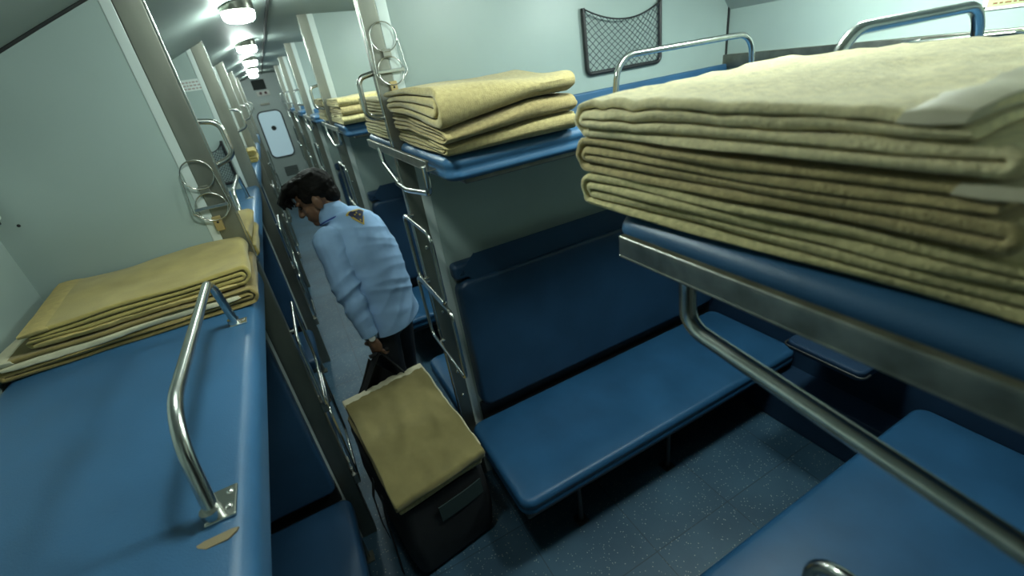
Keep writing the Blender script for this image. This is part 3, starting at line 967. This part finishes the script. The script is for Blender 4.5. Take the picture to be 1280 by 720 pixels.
pile(0.60, PY(2)+0.55, 1, '%s khaki blanket of the small pile past the second right post', 'blankets past the second right post', 51, L=0.46)
# --- left pile on the side berth: noses towards the corridor
g = 'blankets on the left side berth'
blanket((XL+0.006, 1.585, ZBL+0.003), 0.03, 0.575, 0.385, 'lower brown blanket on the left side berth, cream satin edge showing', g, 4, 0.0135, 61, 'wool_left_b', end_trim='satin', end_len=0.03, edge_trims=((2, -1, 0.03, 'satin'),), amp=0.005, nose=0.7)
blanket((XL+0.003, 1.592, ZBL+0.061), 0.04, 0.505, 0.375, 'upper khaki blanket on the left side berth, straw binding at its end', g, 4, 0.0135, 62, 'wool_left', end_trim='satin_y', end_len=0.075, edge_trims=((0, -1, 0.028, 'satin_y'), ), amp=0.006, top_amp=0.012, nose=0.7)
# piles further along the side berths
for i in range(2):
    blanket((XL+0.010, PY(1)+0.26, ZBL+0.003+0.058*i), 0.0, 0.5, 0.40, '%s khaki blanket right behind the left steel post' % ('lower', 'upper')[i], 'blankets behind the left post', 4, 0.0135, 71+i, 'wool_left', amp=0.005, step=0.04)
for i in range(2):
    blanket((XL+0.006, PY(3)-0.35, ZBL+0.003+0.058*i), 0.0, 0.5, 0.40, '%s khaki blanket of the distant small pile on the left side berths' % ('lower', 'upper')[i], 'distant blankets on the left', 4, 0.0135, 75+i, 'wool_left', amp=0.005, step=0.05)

# ================================================================== CARRY BAG WITH BLANKETS
BA = Vector((0.152, 1.385, 0)); BBv = Vector((0.062, 2.02, 0))
bdir = (BBv-BA).normalized()
brz = math.atan2(bdir.y, bdir.x)            # local x: along the bag, away from the camera
BL = (BBv-BA).length
bag = empty('carry_bag', tuple(BA), 'black canvas carry bag on the corridor floor, loaded with blankets', 'bag', rz=brz)
def bagpt(s, a, z): return (s, a, z)
tub = MB()
prof_b = [(0.00, 0.0), (0.03, 0.0), (0.0, 0.06), (0.0, 0.2), (0.0, 0.36), (0.0, 0.445)]
rings = []
for z, ins, ex in ((0.0, 0.03, 0.0), (0.03, 0.0, 0.0), (0.15, -0.015, 0.02), (0.28, -0.02, 0.02), (0.40, -0.008, 0.0), (0.455, 0.0, 0.0)):
    tl = 0.12*z/0.45
    rr = round_rect(0.03+ins, BL-0.04-ins, -0.205+ins, 0.205-ins, 0.06, 5)
    rings.append([(x, y+0.008*noise.noise((x*8, y*8, z*9)), z*(1+0.18*(x/BL))) for x, y in rr])
nR = len(rings[0])
vs = [p for r in rings for p in r]
fs = [tuple(range(nR-1, -1, -1))]
for i in range(len(rings)-1):
    for k in range(nR): fs.append((i*nR+k, i*nR+(k+1) % nR, (i+1)*nR+(k+1) % nR, (i+1)*nR+k))
fs.append(tuple((len(rings)-1)*nR+k for k in range(nR)))
tub.add(vs, fs)
tub.build('bag_body', 'bagcloth', bag, sharp=60)
def strap(pts, w, th, m, name, side=Vector((0, 0, 1)), parent=bag):
    pts = [Vector(p) for p in pts]
    mb = MB(); vs = []
    for i, p in enumerate(pts):
        t_ = (pts[min(i+1, len(pts)-1)]-pts[max(i-1, 0)]).normalized()
        s_ = (side - t_*side.dot(t_)).normalized()
        n_ = t_.cross(s_)
        vs += [p+s_*w/2+n_*th/2, p-s_*w/2+n_*th/2, p-s_*w/2-n_*th/2, p+s_*w/2-n_*th/2]
    fs = [(3, 2, 1, 0), tuple(len(vs)-4+i for i in range(4))]
    for i in range(len(pts)-1):
        for k in range(4): fs.append((i*4+k, i*4+(k+1) % 4, i*4+4+(k+1) % 4, i*4+4+k))
    mb.add(vs, fs)
    return mb.build(name, m, parent)
# blankets inside the bag
g = 'blankets in the carry bag'
tilt = math.atan2(0.115, BL)
def in_bag(ds, z, L, Wd, label, seed, m, rzj=0.0, **kw):
    # nose towards the camera
    b_ = blanket((0, 0, 0), 0, L, Wd, label, g, 4, 0.0125, seed, m, step=0.022, **kw)
    p = BA + bdir*ds
    b_.rotation_euler = (0, tilt, brz+math.pi+rzj)
    b_.location = (p.x, p.y, z)
    return b_
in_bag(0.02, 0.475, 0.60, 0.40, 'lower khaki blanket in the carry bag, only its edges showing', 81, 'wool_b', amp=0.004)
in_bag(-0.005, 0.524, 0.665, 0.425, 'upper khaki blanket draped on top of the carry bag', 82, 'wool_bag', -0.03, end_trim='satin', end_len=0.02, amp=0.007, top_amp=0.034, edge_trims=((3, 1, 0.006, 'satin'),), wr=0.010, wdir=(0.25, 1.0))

# ================================================================== MAN
f2 = Vector((-0.75, 0.66, 0)).normalized()
sl = Vector((-f2.y, f2.x, 0))              # his left
Z = Vector((0, 0, 1))
MR = Vector((0.21, 2.235, 0))
man = empty('person', tuple(MR), 'man in a pale blue shirt and black trousers, looking down, holding the black bag', 'person')
def w(x, y, z): return Vector((x, y, z)) - MR
hip = w(0.225, 2.235, 0.95); chest = w(0.200, 2.25, 1.32); neck = w(0.150, 2.285, 1.515)
shc = w(0.180, 2.268, 1.455)
shL, shR = shc + sl*0.165, shc - sl*0.165
elL, wrL = w(0.072, 2.075, 1.205), w(0.100, 2.035, 0.965)
elR, wrR = shR + Vector((-0.045, 0.055, -0.26)), shR + Vector((-0.12, 0.10, -0.46))
hc = w(0.082, 2.335, 1.625)
hf = Vector((-0.90, 0.22, -0.36)).normalized()
hs = Z.cross(hf).normalized()              # his left side of the head
hu = hf.cross(hs).normalized()
if hu.z < 0: hu = -hu
HR = Matrix((hf, hs, hu)).transposed()
def hp(a, s, u): return hc + hf*a + hs*s + hu*u
TR = Matrix((f2, sl, Z)).transposed()
knL, anL = w(0.165, 2.225, 0.50), w(0.165, 2.245, 0.09)
knR, anR = w(0.250, 2.345, 0.50), w(0.270, 2.33, 0.09)
hpL, hpR = hip + sl*0.09 - Z*0.03, hip - sl*0.09 - Z*0.03
body = MB()
body.ball(hp(-0.012, 0, 0.028), (0.098, 0.077, 0.092), HR)
body.ball(hp(0.028, 0, -0.045), (0.066, 0.060, 0.080), HR)
body.ball(hp(0.066, 0, -0.102), (0.026, 0.030, 0.022), HR)
body.capsule(hp(0.088, 0, 0.0), hp(0.110, 0, -0.038), 0.011, 0.0145)
body.ball(hp(0.104, 0.012, -0.040), (0.011, 0.009, 0.008), HR); body.ball(hp(0.104, -0.012, -0.040), (0.011, 0.009, 0.008), HR)
body.ball(hp(0.082, 0, 0.016), (0.016, 0.050, 0.011), HR)
body.ball(hp(0.086, 0, -0.068), (0.014, 0.026, 0.008), HR); body.ball(hp(0.082, 0, -0.080), (0.014, 0.022, 0.008), HR)
for s in (-1, 1):
    body.ball(hp(-0.012, s*0.079, -0.018), (0.022, 0.009, 0.033), HR)
    body.ball(hp(0.050, s*0.040, -0.035), (0.026, 0.018, 0.022), HR)
body.capsule(hp(-0.035, 0, -0.055), neck-Z*0.03, 0.052, 0.062)
body.ball(chest, (0.095, 0.155, 0.20), TR); body.ball(hip, (0.10, 0.145, 0.13), TR)
body.capsule(hip, chest, 0.10, 0.11)
body.capsule(shL, shR + sl*0.06 - Z*0.02, 0.050, 0.046)
body.capsule(shL, elL, 0.046, 0.038); body.capsule(elL, wrL, 0.037, 0.025)
body.capsule(shR + sl*0.04 - Z*0.05, elR, 0.042, 0.038); body.capsule(elR, wrR, 0.037, 0.025)
for a, b, c_ in ((hpL, knL, anL), (hpR, knR, anR)):
    body.capsule(a, b, 0.075, 0.05); body.capsule(b, c_, 0.048, 0.036)
    body.capsule(c_ - Z*0.04, c_ - Z*0.05 + f2*0.15, 0.034, 0.028)
def hand(mb, wr, d, palm_n, across, curl):
    """wrist, direction of the fingers, normal out of the palm, direction towards the thumb"""
    d = d.normalized(); across = across.normalized(); palm_n = palm_n.normalized()
    rot = Matrix((d, across, palm_n)).transposed()
    pc = wr + d*0.050
    mb.ball(pc, (0.050, 0.040, 0.017), rot)
    mb.capsule(wr - d*0.01, pc, 0.024, 0.022)
    out = []
    for i, (off, ln) in enumerate(((0.030, 0.072), (0.010, 0.080), (-0.011, 0.074), (-0.031, 0.058))):
        p0 = pc + d*0.036 + across*off
        dirs = []
        ang = 0
        p = p0
        for j, (fr, cu) in enumerate(((0.45, curl*0.7), (0.32, curl), (0.23, curl*0.8))):
            ang += cu
            q = p + (d*math.cos(ang) + palm_n*math.sin(ang))*ln*fr
            mb.capsule(p, q, 0.0090-0.001*j, 0.0084-0.001*j, 10)
            p = q
        out.append(p)
    t0 = pc - d*0.012 + across*0.030
    t1 = t0 + (across*0.75 + d*0.5 + palm_n*0.35).normalized()*0.036
    t2 = t1 + (d*0.75 + palm_n*0.75 - across*0.15).normalized()*0.030
    mb.capsule(t0, t1, 0.0125, 0.0105, 10); mb.capsule(t1, t2, 0.0105, 0.0085, 10)
    return pc
dL = Vector((0.10, -0.10, -1))
pnL = Vector((0.55, 0.80, 0.0))            # palm faces his thigh
acL = f2
pcL = hand(body, wrL, dL, pnL - dL.normalized()*pnL.dot(dL.normalized()), acL, 0.62)
dR = Vector((-0.25, 0.1, -0.7))
hand(body, wrR, dR, (-sl*-1) - dR.normalized()*(sl).dot(dR.normalized()), f2, 0.5)
link('body', bake(body, 0.0042, 3, 0.5), 'skin', man)
for s in (-1, 1):
    MB().ball(hp(0.083, s*0.029, -0.004), (0.010, 0.013, 0.008), HR, 10, 8).build('eye', 'eye', man)
    MB().tube([hp(0.093-0.006*abs(i-2)*0.5, s*(0.012+0.0105*i), 0.016-0.001*abs(i-2)) for i in range(5)], [0.002, 0.004, 0.0042, 0.0038, 0.002], 8).build('eyebrow', 'hair', man)
MB().tube([hp(0.094-0.004*abs(i-2), 0.011*(i-2), -0.074-0.0006*abs(i-2)) for i in range(5)], [0.002, 0.005, 0.0055, 0.005, 0.002], 8).build('mouth', 'lips', man)
# hair: thick crop with a long fringe
hr = MB()
hr.ball(hp(-0.022, 0, 0.040), (0.102, 0.083, 0.090), HR)
hr.ball(hp(0.046, 0, 0.082), (0.072, 0.068, 0.042), HR)
hr.ball(hp(-0.070, 0, -0.012), (0.044, 0.064, 0.062), HR)
for s in (-1, 1): hr.ball(hp(0.014, s*0.064, 0.026), (0.034, 0.016, 0.034), HR)
rh = random.Random(5)
for i in range(60):
    s = rh.uniform(-0.060, 0.060); a = rh.uniform(-0.07, 0.05)
    u = 0.092 + 0.034*math.sqrt(max(0, 1-(s/0.085)**2-(a/0.13)**2))
    hr.capsule(hp(a, s, u-0.012), hp(a+rh.uniform(0.03, 0.05), s*1.06+rh.uniform(-0.008, 0.008), u-0.010+rh.uniform(-0.008, 0.007)), 0.011, 0.004, 8)
for i in range(26):
    s = -0.056+0.112*i/25
    k_ = rh.uniform(-0.010, 0.010)
    p1 = hp(0.085, s, 0.094+k_*0.4); p2 = hp(0.128+k_, s*1.05+rh.uniform(-0.006, 0.006), 0.060+k_); p3 = hp(0.128+k_*1.5, s*1.1, 0.026+k_*1.2)
    hr.capsule(hp(0.035, s, 0.108), p1, 0.014, 0.014, 8)
    hr.capsule(p1, p2, 0.014, 0.010, 8); hr.capsule(p2, p3, 0.010, 0.004, 8)
hb = bake(hr, 0.0036, 2, 0.4, lambda p, n: p + n*0.0022*noise.noise(p*70))
link('hair', hb, 'hair', man)
# shirt
sh = MB()
lv = []
for t_, hw, dp, fo in ((-0.10, 0.150, 0.125, 0.0), (-0.06, 0.186, 0.150, 0.0), (0.08, 0.184, 0.146, 0.0), (0.22, 0.180, 0.138, 0.0), (0.40, 0.180, 0.132, 0.0), (0.60, 0.184, 0.130, -0.004), (0.80, 0.186, 0.124, -0.010),
                        (0.92, 0.174, 0.108, -0.012), (1.0, 0.150, 0.088, -0.010), (1.06, 0.105, 0.072, -0.004), (1.12, 0.062, 0.060, 0.0)):
    c_ = hip.lerp(shc + Z*0.02, t_) + f2*(fo - 0.012 + 0.02*math.sin(math.pi*max(0, min(1, t_)))*-1)
    lv.append([c_ + sl*hw*math.cos(a)*(abs(math.cos(a))**-0.12 if abs(math.cos(a)) > 0.05 else 1) + f2*dp*math.sin(a) for a in [2*math.pi*i/36 for i in range(36)]])
sh.add([p for r in lv for p in r], [(j*36+i, j*36+(i+1) % 36, (j+1)*36+(i+1) % 36, (j+1)*36+i) for j in range(len(lv)-1) for i in range(36)] + [tuple(range(35, -1, -1)), tuple((len(lv)-1)*36+i for i in range(36))])
sh.capsule(neck - Z*0.05, neck + Vector((-0.012, 0.010, 0.012)), 0.078, 0.066)
sh.capsule(shL + sl*-0.03, shR + sl*0.04 - Z*0.008, 0.062, 0.058)
slv = MB()
slv.capsule(shL + sl*0.004 - Z*0.006, elL, 0.071, 0.060); slv.capsule(elL, wrL+(elL-wrL).normalized()*0.055, 0.058, 0.042)
slw = MB()
slw.capsule(shR - Z*0.035 + sl*0.035, elR, 0.066, 0.058); slw.capsule(elR, wrR, 0.056, 0.040)
sh.capsule(neck - Z*0.05, neck + Vector((-0.012, 0.010, 0.012)), 0.078, 0.066)
def fold(q, d, fr, ph):
    """sharp-crested cloth folds running across direction d"""
    v = noise.noise((q.dot(d)*fr + ph, q.z*2.2 + ph, q.x*3.0))
    return 1-2.4*abs(v)
DA = (sl*0.75 + Z*0.65).normalized(); DB = (Z*0.92 - sl*0.4).normalized()
def wrinkle(p, n):
    ca = 0.0080*fold(p, DA, 9.0, 1.7) + 0.0050*fold(p, DB, 17.0, 5.1) + 0.004*noise.noise(p*7)
    return p + n*ca
def wrinkle_arm(p, n):
    d = (elL-wrL).normalized()
    near = math.exp(-((p-elL).length/0.11)**2)
    ca = (0.004+0.008*near)*fold(p, (d+f2*0.6).normalized(), 17.0, 2.2) + 0.003*fold(p, (d-f2*0.5).normalized(), 12.0, 7.7)
    return p + n*ca
sb_ = bake(sh, 0.0065, 6, 0.6, wrinkle)
# cut the hem and cuff cleanly
bm = bmesh.new(); bm.from_mesh(sb_)
def cut(co, no):
    geo = list(bm.verts)+list(bm.edges)+list(bm.faces)
    bmesh.ops.bisect_plane(bm, geom=geo, plane_co=co, plane_no=no, clear_outer=True)
cut(hip - Z*0.03, Vector((0.0, 0.0, -1)) - f2*0.05)
for f in bm.faces: f.smooth = True
ev = [e for e in bm.edges if e.is_boundary]
ret = bmesh.ops.extrude_edge_only(bm, edges=ev)
nv_ = [v for v in ret['geom'] if isinstance(v, bmesh.types.BMVert)]
for v in nv_:
    c0 = hip.copy(); c0.z = v.co.z
    v.co += (c0-v.co).normalized()*0.012
bm.to_mesh(sb_); bm.free()
link('shirt', sb_, 'shirt', man)
link('sleeve', bake(slv, 0.006, 5, 0.6, wrinkle_arm), 'shirt', man)
link('sleeve', bake(slw, 0.008, 5, 0.6), 'shirt', man)
col = MB()
cc = neck + Vector((-0.010, 0.008, 0.000))
ax = (hp(-0.035, 0, -0.055) - (neck-Z*0.03)).normalized()
e1 = (f2 - ax*f2.dot(ax)).normalized(); e2 = ax.cross(e1)
rg = []
for j, (r_, h_) in enumerate(((0.080, -0.012), (0.079, 0.012), (0.072, 0.034), (0.066, 0.034), (0.064, 0.0))):
    rg.append([cc + e1*r_*1.02*math.cos(a) + e2*r_*math.sin(a) + ax*h_ for a in [2*math.pi*i/28 for i in range(28)]])
col.add([p for r in rg for p in r], [(j*28+i, j*28+(i+1) % 28, (j+1)*28+(i+1) % 28, (j+1)*28+i) for j in range(4) for i in range(28)])
col.build('collar', 'shirt', man, sharp=60)
MB().tube([cc + e1*0.0830*math.cos(a) + e2*0.0815*math.sin(a) - ax*0.004 for a in [2*math.pi*i/32 for i in range(32)]], 0.0035, 8, closed=True).build('collar_piping', 'collar', man)
cf = MB()
dd_ = (elL-wrL).normalized()
cf.tube([wrL + dd_*0.004, wrL+dd_*0.008, wrL + dd_*0.055, wrL+dd_*0.062], [0.036, 0.0425, 0.0455, 0.041], 20)
cf.build('cuff', 'shirt', man)
# shoulder patch
bvh = BVHTree.FromPolygons([v.co.copy() for v in sb_.vertices], [list(p.vertices) for p in sb_.polygons])
def patch(name, m, poly, off, c0, ex, ey, thick=0.0015):
    mb = MB(); n = len(poly)
    top = []; bot = []
    cen = Vector((sum(p[0] for p in poly)/n, sum(p[1] for p in poly)/n))
    rings_ = []
    for k in (1.0, 0.66, 0.33, 0.02):
        ring = []
        for (a, b) in poly:
            q = c0 + ex*(cen.x+(a-cen.x)*k) + ey*(cen.y+(b-cen.y)*k)
            loc, nor, idx, dist = bvh.find_nearest(q)
            ring.append((loc + nor*off))
        rings_.append(ring)
    low = []
    for (a, b) in poly:
        loc, nor, idx, dist = bvh.find_nearest(c0 + ex*a + ey*b)
        low.append(loc - nor*0.001)
    allr = [low]+rings_
    vs = [p for r in allr for p in r]
    fs = [(j*n+i, j*n+(i+1) % n, (j+1)*n+(i+1) % n, (j+1)*n+i) for j in range(len(allr)-1) for i in range(n)]
    fs.append(tuple((len(allr)-1)*n+i for i in range(n)))
    mb.add(vs, fs)
    return mb.build(name, m, man)
def fan(r0, a):
    pts = [(0, -0.050*r0)]
    for i in range(9):
        t_ = math.radians(-a + 2*a*i/8)
        pts.append((0.085*r0*math.sin(t_), -0.050*r0+0.085*r0*math.cos(t_)))
    return pts
def unproj(u, v, y):
    d = rt2*((u-640)/FPX) + up2*((360-v)/FPX) + fw
    return Vector((0, 0, CZ)) + d*(y/d.y)
d_ = (rt2*((447-640)/FPX) + up2*((360-270)/FPX) + fw).normalized()
org = Vector((0, 0, CZ)) - MR
hit = bvh.ray_cast(org, d_)
pc0 = hit[0] if hit[0] is not None else (shc - f2*0.1)
pn = hit[1] if hit[0] is not None else -f2
ey = (Z*1.0 - sl*0.15); ey = (ey - pn*ey.dot(pn)).normalized(); ex = ey.cross(pn).normalized()
pt = patch('shoulder_patch', 'gold', fan(1.25, 36), 0.0022, pc0, ex, ey)
pt['label'] = 'gold edged navy fan shaped patch on the shirt'
pi_ = patch('patch_field', 'navy', [(a*0.78, b*0.78+0.002) for a, b in fan(1.25, 36)], 0.0034, pc0, ex, ey)
for (a, b, w_, h_) in ((-0.018, 0.026, 0.034, 0.006), (-0.006, -0.030, 0.010, 0.010), (0.008, 0.000, 0.010, 0.008), (-0.018, 0.006, 0.008, 0.006), (-0.004, 0.012, 0.006, 0.008)):
    e_ = patch('patch_emblem', 'gold', [(a, b), (a+w_, b), (a+w_, b+h_), (a, b+h_)], 0.0046, pc0, ex, ey)
# trousers and shoes
tr_ = MB()
tr_.ball(hip, (0.118, 0.155, 0.13), TR)
for a, b, c_ in ((hpL, knL, anL), (hpR, knR, anR)):
    tr_.capsule(a, b, 0.090, 0.068); tr_.capsule(b, c_ - Z*0.01, 0.066, 0.058)
link('trousers', bake(tr_, 0.009, 5, 0.6, lambda p, n: p + n*0.004*noise.noise(p*14)), 'trouser', man)
for c_ in (anL, anR):
    s_ = MB()
    s_.ball(c_ - Z*0.045 + f2*0.02, (0.062, 0.045, 0.045), TR); s_.capsule(c_ - Z*0.052 - f2*0.02, c_ - Z*0.058 + f2*0.16, 0.036, 0.030)
    link('shoe', bake(s_, 0.007, 3, 0.5, lambda p, n: Vector((p.x, p.y, max(p.z, 0.001)))), 'shoe', man)
# wrist watch
wt = MB().tube([wrL - dd_*0.004 + (e1_*0.0285*math.cos(a) + e2_*0.0285*math.sin(a)) for a in [2*math.pi*i/24 for i in range(24)] for e1_, e2_ in [((dd_.orthogonal()).normalized(), dd_.cross(dd_.orthogonal()).normalized())]], 0.006, 8, closed=True)
wa = wt.build('wrist_watch', 'chrome', man)
fc = (Vector((0, -1, 0.35)) - dd_*Vector((0, -1, 0.35)).dot(dd_)).normalized()
mw = Matrix((dd_.cross(fc), dd_, fc)).transposed()
MB().ball(wrL - dd_*0.004 + fc*0.031, (0.0165, 0.0165, 0.006), mw, 16, 8).build('watch_face', 'white', wa)

# bag handles run up to the hand
inv = bag.matrix_world
bagM = Matrix.Translation(BA) @ Matrix.Rotation(brz, 4, 'Z')
hl = bagM.inverted() @ (MR + pcL + dL.normalized()*0.055)
for sgn in (-1, 1):
    a = Vector((BL-0.02, sgn*0.20, 0.50))
    b = Vector((BL-0.16, sgn*0.215, 0.40))
    pts = [b, a + Vector((0, 0, 0.02)), a*0.5+hl*0.5 + Vector((0.005, sgn*0.02, 0.0)), hl + Vector((0.0, sgn*0.006, 0.012)), hl]
    sm = []
    for i in range(len(pts)-1):
        for k in range(6): sm.append(pts[i].lerp(pts[i+1], k/6.0))
    sm.append(pts[-1])
    strap(sm, 0.045, 0.005, 'bagcloth', 'handle', Vector((1, 0, 0.2)))
gr = MB().tube([hl + Vector((0, -0.05, 0.003)), hl + Vector((0, 0.05, 0.003))], 0.011, 10)
gr.build('handle_grip', 'bagcloth', bag)
# open flap behind the blankets, side straps, front pocket band
fl = MB()
nu_, nv_2 = 14, 8
for off in (0.0, 0.006):
    for j in range(nv_2+1):
        for i in range(nu_+1):
            u_ = i/nu_*2-1; v_2 = j/nv_2
            topz = 0.54 + 0.29*(1-abs(u_))
            zz = 0.42 + (topz-0.42)*v_2
            fl.v.append(Vector((BL - 0.03 + 0.075*min(1.0, v_2*2.5) + off + 0.012*noise.noise((u_*3, v_2*3, 4)), 0.20*u_*(1-0.25*v_2*(1-abs(u_))), zz)))
n1 = (nu_+1)*(nv_2+1)
for o_ in (0, n1):
    for j in range(nv_2):
        for i in range(nu_):
            a_ = o_+j*(nu_+1)+i
            fl.f.append((a_, a_+1, a_+nu_+2, a_+nu_+1))
rim = [i for i in range(nu_+1)] + [j*(nu_+1)+nu_ for j in range(1, nv_2+1)] + [nv_2*(nu_+1)+i for i in range(nu_-1, -1, -1)] + [j*(nu_+1) for j in range(nv_2-1, 0, -1)]
for i in range(len(rim)):
    a_, b_ = rim[i], rim[(i+1) % len(rim)]
    fl.f.append((a_, b_, b_+n1, a_+n1))
fl.build('flap', 'bagcloth', bag)
strap([(0.20, 0.225, 0.44), (0.20, 0.245, 0.30), (0.17, 0.255, 0.16), (0.15, 0.265, 0.05), (0.13, 0.27, 0.01)], 0.035, 0.004, 'bagcloth', 'side_strap', Vector((1, 0, 0)))
strap([(0.30, 0.225, 0.46), (0.33, 0.25, 0.34), (0.27, 0.262, 0.22), (0.24, 0.258, 0.14)], 0.03, 0.004, 'bagcloth', 'side_strap', Vector((1, 0, 0)))
strap([(0.012, -0.17, 0.36), (0.004, -0.08, 0.36), (0.004, 0.05, 0.36)], 0.09, 0.006, 'bagstrap', 'pocket_band', Vector((0, 0, 1)))
strap([(0.35, -0.215, 0.10), (0.35, -0.235, 0.25), (0.35, -0.225, 0.44)], 0.05, 0.005, 'bagstrap', 'side_band', Vector((1, 0, 0)))
